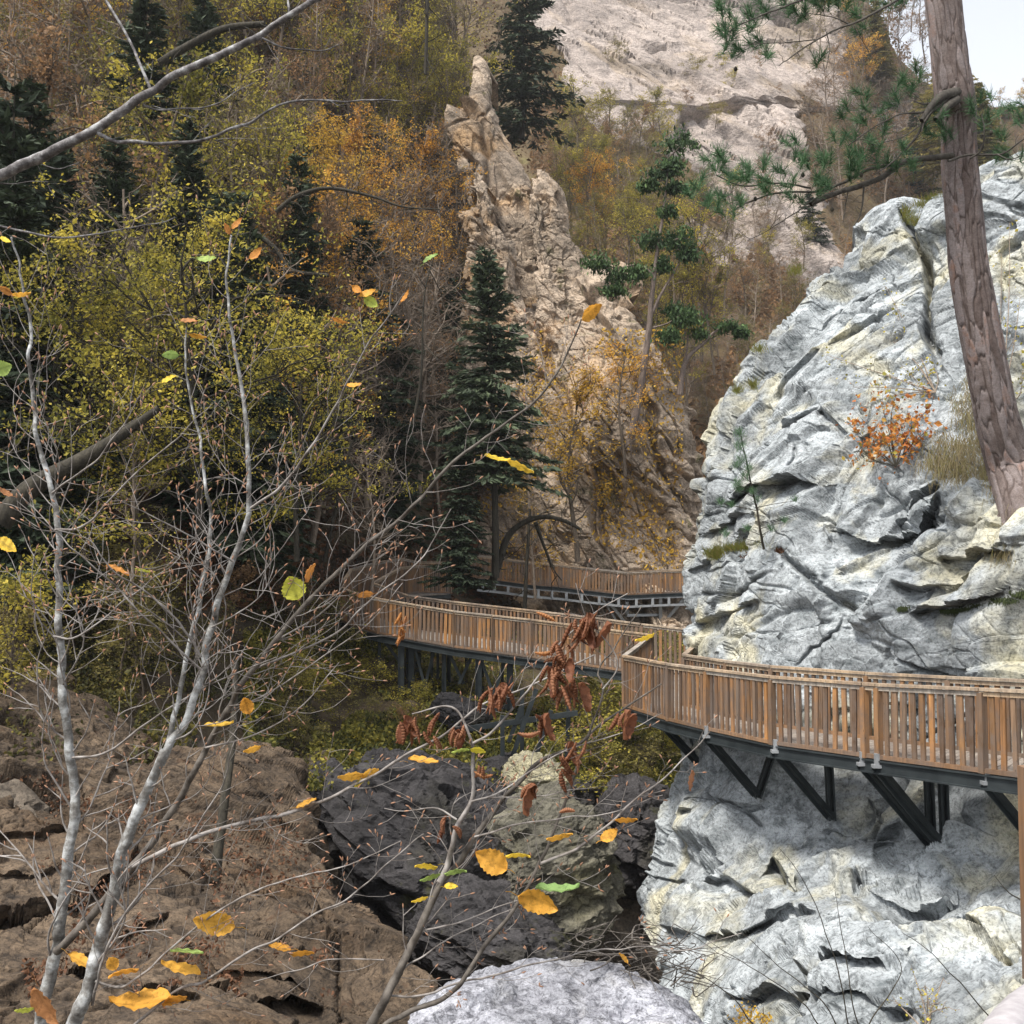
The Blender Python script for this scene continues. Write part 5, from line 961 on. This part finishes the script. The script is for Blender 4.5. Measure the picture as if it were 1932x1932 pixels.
def twig(mb, u, v, d, ang, ln, w_, curv, bud=True, depth=0):
    n = max(4, int(ln/14)); us, vs, ds = [u], [v], [d]; a = ang; dz = fr.uniform(-.35, .35)
    for i in range(n):
        a += curv*R(fr.uniform(0, 7))+R(fr.uniform(-11, 11)); a += .035*math.sin(a-(-math.pi/2))*-1.0
        us.append(us[-1]+math.cos(a)*ln/n); vs.append(vs[-1]+math.sin(a)*ln/n); ds.append(ds[-1]+dz*ln/n/F*d)
        if depth < 2 and i > 0 and i < n-1 and fr.random() < (.30 if depth == 0 else .14): twig(mb, us[-1], vs[-1], ds[-1], a+fr.choice((-1, 1))*R(fr.uniform(30, 55)), ln*fr.uniform(.25, .5), w_*.7, fr.choice((-1, 1)), bud, depth+1)
        if bud and depth < 2 and fr.random() < .12:
            q0 = P(us[-1], vs[-1], ds[-1]); q1 = P(us[-1]+fr.uniform(-6, 6), vs[-1]-fr.uniform(5, 11), ds[-1]); mb.tube(np.linspace(q0, q1, 4), np.array([.0006, .0016, .0014, .0003])*ds[-1]/2.2, 5, mi=1)
    pc = P(us, vs, ds); mb.tube(pc, np.linspace(w_, max(.8, w_*.4), len(us))*d/F/2, 5)
    if bud:
        q1 = P(us[-1]+math.cos(a)*9, vs[-1]+math.sin(a)*9, ds[-1]); mb.tube(np.linspace(pc[-1], q1, 4), np.array([.0008, .0017, .0014, .0003])*d/2.2, 5, mi=1)
# leaves of the saplings
t = NT('sapling leaf'); cc_ = t.attr('rnd'); base_ = t.ramp(cc_, [(0.0, (0.17, 0.06, 0.03)), (0.2, (0.36, 0.17, 0.09)), (0.38, (0.62, 0.27, 0.04)), (0.55, (0.75, 0.42, 0.07)), (0.72, (0.72, 0.58, 0.05)), (0.86, (0.42, 0.50, 0.10)), (1.0, (0.22, 0.36, 0.13))])
bl_ = t.ramp(t.noise(70, 5, .7), [(.36, .55), (.5, 1.0)]); c = t.mix(1.0, base_, bl_, 'MULTIPLY'); vein = t.ramp(t.attr('vein'), [(0.0, 0.72), (0.22, 1.0)]); c = t.mix(1.0, c, vein, 'MULTIPLY')
t.L.new(c, t.b.inputs['Base Color']); t.b.inputs['Roughness'].default_value = .6; tr = t.N.new('ShaderNodeBsdfTranslucent'); t.L.new(c, tr.inputs[0]); mx = t.N.new('ShaderNodeMixShader'); mx.inputs[0].default_value = .4; t.L.new(t.b.outputs[0], mx.inputs[1]); t.L.new(tr.outputs[0], mx.inputs[2]); t.L.new(mx.outputs[0], t.N['Material Output'].inputs[0]); M['sleaf'] = t.m
def leaf(parent, u0, v0, u1, v1, wpx, col, d=2.2, curl=.25, petiole=None):
    a = P(u0, v0, d); b = P(u1, v1, d-.01); ax = b-a; L = np.linalg.norm(ax); ax /= L; view = (a+b)/2; view /= np.linalg.norm(view); sd_ = np.cross(ax, view); sd_ /= np.linalg.norm(sd_)
    true_w = L*.62; app = wpx*d/F; c_ = min(1, app/true_w); W = max(true_w, app) if c_ < 1 else app; tl = math.acos(min(1, c_))*fr.choice((-1, 1)); wd = sd_*math.cos(tl)+view*math.sin(tl); nm = np.cross(ax, wd)
    n, m = 16, 5; V = []; A = []
    ph = fr.uniform(0, 6)
    for i in range(n+1):
        s = i/n; hw = W/2*(math.sin(math.pi*min(1, s*1.0)**.8)**.75)*(1+.0*s); hw *= (1+.07*(1 if i % 2 else -1)); hw = max(hw, .0006)
        for j in range(-m, m+1):
            x = j/m; z = curl*W*(abs(x)**1.5)*.5+L*.07*math.sin(3.1*s+ph)+.04*W*math.sin(s*22+ph*2)*abs(x)+L*curl*.35*(s-.5)**2
            V.append(a+ax*L*(s+.03*abs(x))+wd*hw*x+nm*z); A.append((abs(x)*.9+.02) if abs(math.sin((s*9-abs(x)*1.4)*math.pi)) > .22 else .08)
    w2 = 2*m+1; i = np.arange(n)[:, None]*w2+np.arange(w2-1)[None]; q = np.stack([i, i+1, i+w2+1, i+w2], -1).reshape(-1, 4)
    k0 = len(V); up = np.array([0, 0, 1.0]); pw = wd*.0007; p1 = a-ax*L*.16+up*L*.05; p2 = a-ax*L*.30+up*L*.02
    V += [a-pw, a+pw, p1+pw, p1-pw, p2+pw, p2-pw]; A += [0.0]*6; q = np.concatenate([q, [(k0, k0+1, k0+2, k0+3), (k0+3, k0+2, k0+4, k0+5)]])
    o = mk('leaf', V, q, M['sleaf'], parent, {'rnd': np.full(len(V), col+fr.uniform(-.03, .03)), 'vein': A}, True)
    return o
def curled(parent, u, v, ang, ln, w_, d, col=None):
    """a dead leaf rolled up into a ribbed tube"""
    n = 34; k = 10; c0 = P(u, v, d); right = P(u+100, v, d)-c0; right /= np.linalg.norm(right); dn = P(u, v+100, d)-c0; dn /= np.linalg.norm(dn); vw = c0/np.linalg.norm(c0)
    ax = right*math.cos(ang)+dn*math.sin(ang)+vw*fr.uniform(-.4, .4); pr_ = np.cross(ax, vw); L = ln*d/F; r0 = w_*d/F/2; s = np.linspace(0, 1, n); bow = fr.uniform(-.18, .18)
    pc = c0+ax*L*s[:, None]+pr_*(bow*L*np.sin(math.pi*s))[:, None]; rad = r0*(np.sin(math.pi*np.clip(s*.93+.05, 0, 1))**.55)*(1+.20*np.cos(s*math.pi*2*n/4.3)); rad[0] = r0*.1
    th = np.linspace(0, 2*math.pi*1.12, k); a_ = pr_/np.linalg.norm(pr_); b_ = np.cross(ax, a_); b_ /= np.linalg.norm(b_); rr = np.linspace(.72, 1.1, k)
    V = pc[:, None]+(rad[:, None]*rr[None])[..., None]*(np.cos(th)[None, :, None]*a_+np.sin(th)[None, :, None]*b_); i = np.arange(n-1)[:, None]*k+np.arange(k-1)[None]; q = np.stack([i, i+1, i+k+1, i+k], -1).reshape(-1, 4)
    mk('curled_leaf', V.reshape(-1, 3), q, M['sleaf'], parent, {'rnd': np.full(n*k, (col if col is not None else fr.uniform(.02, .16))), 'vein': np.full(n*k, 1.0)}, True)

# --- sapling at the left
sa = thing('beech_sapling', 'grey barked sapling with the leftmost pale stem, standing close at the lower left', 'tree', P(80, 2000, 2.6)); mA = MB(); mT = MB(); mC = MB()
A = [(70, 2000), (85, 1890), (104, 1796), (115, 1747), (121, 1678), (132, 1591), (141, 1521), (132, 1428), (125, 1365), (113, 1278), (115, 1299-60), (108, 1090), (111, 1003), (97, 924), (69, 820), (57, 708), (55, 639), (45, 542), (35, 496), (22, 448)]
stem(mA, A, 25, 3.5, 2.6, 2.7, 1.5, tmb=mT, side=(90, 330), rng=(.12, .96))
mA.build('stem', None, sa, True, [M['beech'], M['bud']])
C = [(104, 1796), (115, 1787), (156, 1747), (208, 1688), (250, 1636), (288, 1587), (333, 1518), (365, 1459), (396, 1396), (427, 1341), (455, 1292), (486, 1254), (542, 1181), (590, 1125), (640, 1078), (700, 1020), (767, 968), (856, 873), (934, 813), (1005, 760), (1053, 700), (1097, 603)]
stem(mC, C, 16, 3, 2.58, 2.3, 1.3, tmb=mT, side=(70, 260), rng=(.22, .97))
mC.build('dark_stem', M['darkstem'], sa, True)
for pts, w0, w1 in [([(255, 1632), (340, 1591), (430, 1560), (520, 1540), (590, 1520), (671, 1480), (708, 1462), (778, 1417), (833, 1389), (875, 1355), (917, 1327), (1004, 1292), (1120, 1235)], 9, 2.5),
        ([(420, 1350), (520, 1300), (600, 1245), (690, 1180), (760, 1100)], 4, 1.5), ([(480, 1262), (560, 1230), (640, 1190), (700, 1130), (790, 1060), (850, 960)], 5, 2), ([(520, 1210), (600, 1160), (680, 1080), (740, 980)], 4, 1.5), ([(390, 1410), (470, 1390), (560, 1340), (640, 1250)], 4, 1.5),
        ([(140, 1428), (200, 1420), (270, 1370), (330, 1330), (400, 1290), (520, 1240)], 5, 2), ([(105, 1200), (150, 1200), (240, 1130), (330, 1060), (385, 1000)], 4, 1.5), ([(108, 1000), (160, 990), (250, 900), (350, 810), (400, 760)], 5, 1.5), ([(98, 930), (170, 880), (230, 800), (275, 720)], 4, 1.5)]:
    mm = MB(); stem(mm, pts, w0, w1, 2.5, 2.35, 1.2, side=(50, 170), k=7); mm.build('branch', None, sa, True, TW)
mT.build('twigs', None, sa, True, TW)
# --- second sapling with two pale stems
sb = thing('beech_sapling', 'grey barked sapling forking into two pale stems, right of the leftmost stem', 'tree', P(150, 2000, 2.35)); mA = MB(); mT = MB()
B0 = [(130, 2000), (140, 1932), (163, 1879), (180, 1803), (208, 1712), (236, 1591), (264, 1521), (302, 1442), (313, 1415)]
stem(mA, B0, 30, 17, 2.35, 2.35, 1.2, tmb=mT, side=(80, 220), rng=(.3, .95))
B1 = [(302, 1442), (326, 1393), (347, 1365), (368, 1313), (385, 1261), (384, 1240), (392, 1208), (413, 1139), (441, 1056), (465, 986), (472, 951), (470, 865), (462, 795), (451, 708), (439, 639), (434, 590), (429, 514), (437, 444)]
stem(mA, B1, 16, 3.5, 2.35, 2.5, 1.5, tmb=mT, side=(80, 290)); B2 = [(308, 1432), (316, 1407), (330, 1348), (340, 1299), (358, 1208), (378, 1132), (392, 1056), (396, 986), (385, 889), (375, 820), (359, 754), (351, 671), (354, 618)]
stem(mA, B2, 11, 3, 2.36, 2.45, 1.3, tmb=mT, side=(80, 260)); mA.build('stem', M['beech'], sb, True)
for pts, w0, w1 in [([(472, 958), (521, 927), (573, 865), (618, 788), (660, 715), (700, 640), (765, 553)], 6, 2), ([(378, 1240), (340, 1180), (290, 1130), (220, 1080), (170, 1020), (110, 1000)], 5, 2), ([(380, 1265), (300, 1190), (200, 1090), (110, 1010), (30, 945)], 4.5, 1.8), ([(360, 1215), (290, 1160), (220, 1110)], 3, 1.4),
        ([(440, 1060), (390, 1030), (320, 990), (260, 960), (220, 940)], 4, 1.5), ([(180, 1850), (222, 1865), (278, 1831), (312, 1799), (375, 1747), (430, 1709), (486, 1678), (576, 1653), (671, 1626), (757, 1584)], 5.5, 1.8),
        ([(240, 1945), (330, 1872), (382, 1855), (451, 1806), (521, 1772), (590, 1726), (660, 1692), (740, 1620), (800, 1574)], 6.5, 2), ([(170, 1900), (200, 1800), (215, 1760), (260, 1690), (330, 1620), (370, 1560), (420, 1480), (440, 1400)], 6, 2)]:
    mm = MB(); stem(mm, pts, w0, w1, 2.34, 2.2, 1.1, side=(45, 150), k=7); mm.build('branch', None, sb, True, TW)
mT.build('twigs', None, sb, True, TW)
# --- third sapling at the bottom centre
sc = thing('hazel_sapling', 'slender sapling with clusters of curled brown leaves at the bottom centre', 'tree', P(700, 2000, 2.0)); mA = MB(); mT = MB()
stem(mA, [(650, 2010), (700, 1932), (754, 1830), (788, 1761), (813, 1705), (833, 1664), (865, 1629), (896, 1580), (920, 1549), (951, 1504), (986, 1469), (1021, 1435), (1090, 1403), (1142, 1362), (1181, 1334), (1250, 1290)], 20, 2.5, 2.0, 2.1, 1.1, tmb=mT, side=(50, 190), rng=(.25, .95))
stem(mA, [(680, 2000), (726, 1932), (771, 1910), (847, 1879), (882, 1834), (917, 1782), (962, 1726), (997, 1671), (1021, 1626), (1045, 1570), (1066, 1511), (1087, 1455), (1111, 1389), (1125, 1344), (1139, 1296), (1128, 1363-90), (1138, 1250), (1156, 1230), (1169, 1206), (1211, 1144)], 11, 2, 2.0, 2.1, 1.0, tmb=mT, side=(50, 170), rng=(.3, .95))
mA.build('stem', M['darkstem'], sc, True)
for pts, w0, w1 in [([(830, 1665), (847, 1626), (861, 1563), (889, 1511), (893, 1480), (891, 1428), (891, 1400), (868, 1351), (841, 1333), (778, 1348)], 12, 2.5), ([(891, 1404), (927, 1383), (958, 1348), (1004, 1292), (1024, 1261), (1060, 1210), (1130, 1150), (1185, 1120)], 5.5, 1.8), ([(1021, 1626), (1066, 1612), (1108, 1588), (1160, 1546), (1201, 1508), (1264, 1456), (1310, 1414), (1340, 1382)], 6, 2),
        ([(890, 1512), (950, 1490), (1010, 1450), (1060, 1420), (1180, 1380), (1250, 1345)], 4, 1.5), ([(861, 1545), (820, 1525), (760, 1530), (725, 1525)], 4, 1.5), ([(895, 1580), (960, 1560), (1060, 1545), (1160, 1530), (1250, 1500)], 4, 1.4), ([(920, 1505), (990, 1505), (1080, 1490), (1160, 1480)], 3, 1.3),
        ([(790, 1760), (860, 1740), (930, 1715), (985, 1695)], 4, 1.5), ([(1138, 1300), (1165, 1262), (1155, 1225), (1110, 1170), (1085, 1100)], 3, 1.3), ([(740, 1850), (800, 1800), (880, 1755), (960, 1720), (1010, 1700)], 4, 1.5),
        ([(740, 1880), (820, 1870), (960, 1830), (1100, 1800), (1200, 1785), (1300, 1790), (1400, 1760)], 4.5, 1.5), ([(725, 1810), (640, 1810), (560, 1830), (480, 1850)], 3, 1.3)]:
    mm = MB(); stem(mm, pts, w0, w1, 2.02, 2.05, .9, side=(35, 120), k=7); mm.build('branch', None, sc, True, TW)
mT.build('twigs', None, sc, True, TW)
# --- overhanging branch at the top left
sd2 = thing('overhanging_branch', 'grey branch reaching in across the top left corner', 'branch', P(-60, 350, 3.2))
mm = MB(); stem(mm, [(-60, 355), (0, 330), (100, 285), (180, 245), (260, 190), (330, 145), (430, 100), (520, 45), (600, 0), (680, -50)], 21, 9, 3.2, 3.2, 0, k=12); mm.build('main_branch', M['lbark'], sd2, True)
for pts, w0, w1, tw in [([(185, 252), (215, 265), (270, 270), (330, 268), (400, 258), (470, 230), (540, 195), (600, 188), (680, 192), (760, 190)], 8, 2.5, .6), ([(268, 195), (300, 208), (360, 205), (420, 190), (480, 155)], 4.5, 1.5, .5), ([(284, 168), (265, 120), (235, 60), (200, 0), (180, -30)], 6, 4, .3), ([(495, 72), (540, 92), (600, 95), (640, 85)], 4.5, 2, .5), ([(545, 35), (545, 10), (543, -20)], 4.5, 4, .1),
        ([(-20, 422), (50, 438), (110, 447), (180, 440), (240, 428), (300, 420), (330, 410)], 5, 2, .4), ([(60, 305), (110, 317), (150, 308)], 3, 1, .4), ([(402, 262), (430, 275), (450, 285)], 3, 1, .2), ([(-20, 345), (40, 345), (90, 342)], 3, 1, 0)]:
    mm = MB(); stem(mm, pts, w0, w1, 3.2, 3.3, tw, side=(25, 90), bud=False, k=8); mm.build('side_branch', M['lbark'], sd2, True)
# leaves: (sapling, base, tip, width, colour 0 brown .. .5 amber .. .7 yellow .. 1 green)
LV = [(sb, 445, 1750, 368, 1730, 44, .50), (sb, 550, 1792, 507, 1789, 14, .42), (sb, 548, 1794, 592, 1798, 10, .42), (sb, 376, 1845, 305, 1815, 20, .5), (sb, 385, 1796, 322, 1802, 6, .95), (sa, 128, 1800, 170, 1832, 20, .52), (sb, 218, 1828, 205, 1806, 24, .5), (sb, 262, 1825, 205, 1841, 8, .42),
    (sb, 325, 1890, 208, 1888, 34, .45), (sb, 305, 1895, 352, 1876, 15, .42), (sa, 70, 1858, 108, 1932, 30, .22), (sa, 65, 1898, 28, 1906, 9, .8), (sa, 688, 1462, 638, 1460, 16, .52), (sa, 682, 1465, 714, 1450, 14, .55), (sa, 690, 1468, 668, 1482, 8, .72), (sa, 770, 1438, 826, 1436, 12, .5),
    (sc, 886, 1414, 852, 1416, 6, .9), (sc, 888, 1412, 916, 1418, 12, .72), (sc, 955, 1640, 898, 1608, 46, .5), (sc, 826, 1632, 783, 1634, 10, .66), (sc, 832, 1650, 792, 1656, 9, .95), (sc, 838, 1646, 880, 1642, 9, .95), (sc, 838, 1674, 864, 1674, 12, .66), (sc, 808, 1693, 776, 1697, 7, .66), (sc, 953, 1612, 1000, 1614, 7, .66),
    (sc, 1010, 1682, 1092, 1672, 14, .97), (sc, 976, 1690, 1052, 1712, 42, .5), (sc, 1030, 1577, 1080, 1574, 10, .5), (sc, 1134, 1586, 1166, 1566, 22, .5), (sc, 1160, 1548, 1201, 1540, 10, .42), (sc, 1302, 1452, 1302, 1492, 10, .2), (sb, 470, 1346, 460, 1316, 26, .40), (sa, 385, 1374, 440, 1362, 7, .6), (sb, 493, 1408, 459, 1414, 12, .48), (sa, 557, 1524, 598, 1512, 9, .46),
    (sa, 562, 1131, 545, 1088, 46, .83), (sa, 575, 1098, 592, 1062, 13, .32), (sa, 705, 1120, 672, 1120, 13, .32), (sb, 198, 1070, 242, 1087, 9, .30), (sb, 255, 1073, 284, 1075, 5, .82), (sa, -5, 1020, 30, 1040, 24, .6), (sa, 24, 936, -5, 922, 10, .2), (sa, -12, 700, 25, 688, 30, .93), (sb, 338, 670, 306, 668, 17, .93), (sb, 304, 722, 334, 712, 9, .66),
    (sb, 356, 631, 390, 632, 9, .48), (sb, 338, 604, 372, 610, 8, .28), (sb, 433, 443, 422, 422, 11, .32), (sb, 440, 434, 456, 411, 10, .3), (sb, 470, 488, 496, 470, 14, .34), (sb, 370, 488, 408, 490, 11, .93), (sa, 22, 552, 58, 551, 9, .48), (sa, 25, 554, -3, 541, 13, .3), (sa, 0, 450, 20, 456, 9, .68),
    (sa, 1096, 603, 1134, 574, 24, .46), (sa, 913, 862, 962, 868, 7, .68), (sa, 955, 868, 1009, 884, 13, .62), (sb, 800, 498, 826, 480, 7, .93), (sb, 664, 540, 682, 552, 14, .38), (sb, 680, 562, 708, 546, 12, .46), (sb, 688, 562, 712, 578, 20, .86), (sb, 757, 570, 773, 548, 7, .34), (sb, 626, 600, 656, 605, 9, .32), (sc, 1235, 1195, 1197, 1204, 9, .66), (sa, 652, 728, 681, 725, 8, .44), (sc, 1184, 1818, 1166, 1800, 8, .45), (sc, 1430, 1410, 1398, 1412, 6, .3)]
for (p_, u0, v0, u1, v1, w_, c_) in LV:
    if p_ is sc and 1425 < u0 < 1435: continue
    dd = {id(sa): 2.45, id(sb): 2.3, id(sc): 2.0}[id(p_)]; leaf(p_, u0, v0, u1, v1, w_, c_, dd)
for (u, v, n, ln) in [(768, 1358, 8, 55), (828, 1350, 3, 45), (868, 1375, 5, 45), (810, 1385, 2, 35), (935, 1300, 7, 58), (955, 1290, 4, 64), (1040, 1262, 10, 62), (1065, 1240, 6, 50), (1095, 1175, 6, 60), (1118, 1162, 5, 54), (1060, 1215, 4, 48), (1070, 1285, 6, 64), (1020, 1345, 2, 60), (1068, 1420, 4, 60), (1090, 1400, 2, 60), (1050, 1450, 2, 50), (1178, 1345, 4, 50), (1010, 1475, 2, 40), (915, 1450, 2, 30), (838, 1545, 2, 45), (848, 1555, 2, 40)]:
    for k in range(n): curled(sc, u+fr.uniform(-16, 16), v+fr.uniform(-8, 8), R(fr.uniform(55, 128)), ln*fr.uniform(.55, 1.05), fr.uniform(5.5, 11), 2.02+fr.uniform(-.03, .03))
for (u, v, a, l, w_) in [(1050, 1225, 172, 42, 9), (1048, 1172, 205, 40, 8), (1020, 1380, 176, 44, 10), (930, 1462, 190, 36, 8), (1085, 1530, 175, 30, 9), (1060, 1248, 178, 34, 9)]: curled(sc, u, v, R(a), l, w_, 2.0, fr.uniform(.13, .26))
for k in range(7): curled(sb, 760+fr.uniform(-7, 7), 1155+k*7, R(fr.uniform(60, 125)), 26, 7, 2.6, fr.uniform(.22, .3))
for (u, v) in [(760, 1350), (775, 1362), (870, 1375), (935, 1300), (960, 1290), (1045, 1255), (1080, 1240), (1100, 1165), (1125, 1160), (1140, 1168), (1068, 1400), (1172, 1338), (1190, 1345), (1025, 1345), (1000, 1475), (1085, 1290)]:
    a_ = fr.uniform(50, 125); l_ = fr.uniform(40, 62); leaf(sc, u, v, u+l_*math.cos(R(a_)), v+l_*math.sin(R(a_)), fr.uniform(10, 20), fr.uniform(.0, .1), 2.02+fr.uniform(-.03, .03), .6)
# dead brush in the dark gap
e = thing('brush_pile', 'tangle of dead thin branches in the dark gap beside the white boulder', 'branches', P(1180, 1800, 9.6)); mb = MB()
for k in range(60):
    u, v = fr.uniform(1100, 1330), fr.uniform(1770, 1870); ppath([(u, v, 9.4+fr.uniform(-.5, .7)), (u+fr.uniform(-60, 60), v+fr.uniform(-40, 20), 9.4), (u+fr.uniform(-120, 120), v+fr.uniform(-60, 60), 9.4+fr.uniform(-.4, .6))], fr.uniform(1.5, 4), 1, mb=mb, k=4, n=12)
mb.build('twigs', M['darkstem'], e, True)

# ================================================================ tell repeated trees apart: order them from left to right as the photo shows them
ORD = ['leftmost', 'second from left', 'third from left', 'fourth from left', 'fifth from left', 'sixth from left', 'seventh from left', 'eighth from left', 'ninth from left', 'tenth from left']
groups = {}
for e_ in TREES:
    if e_.get('group'): groups.setdefault(e_['label'], []).append(e_)
for lb, es in groups.items():
    if len(es) == 1: del es[0]['group']; continue
    if len(es) > 10: continue
    es.sort(key=lambda o: float(proj(np.array(o.location))[0]))
    for k, o in enumerate(es): o['label'] = lb+', '+(ORD[k] if k < len(es)-1 else 'rightmost')+''
for k_, (H_, wv, cv) in PROTO.items():
    for o in (wv, cv):
        if o is not None and o not in USED: bpy.data.objects.remove(o)
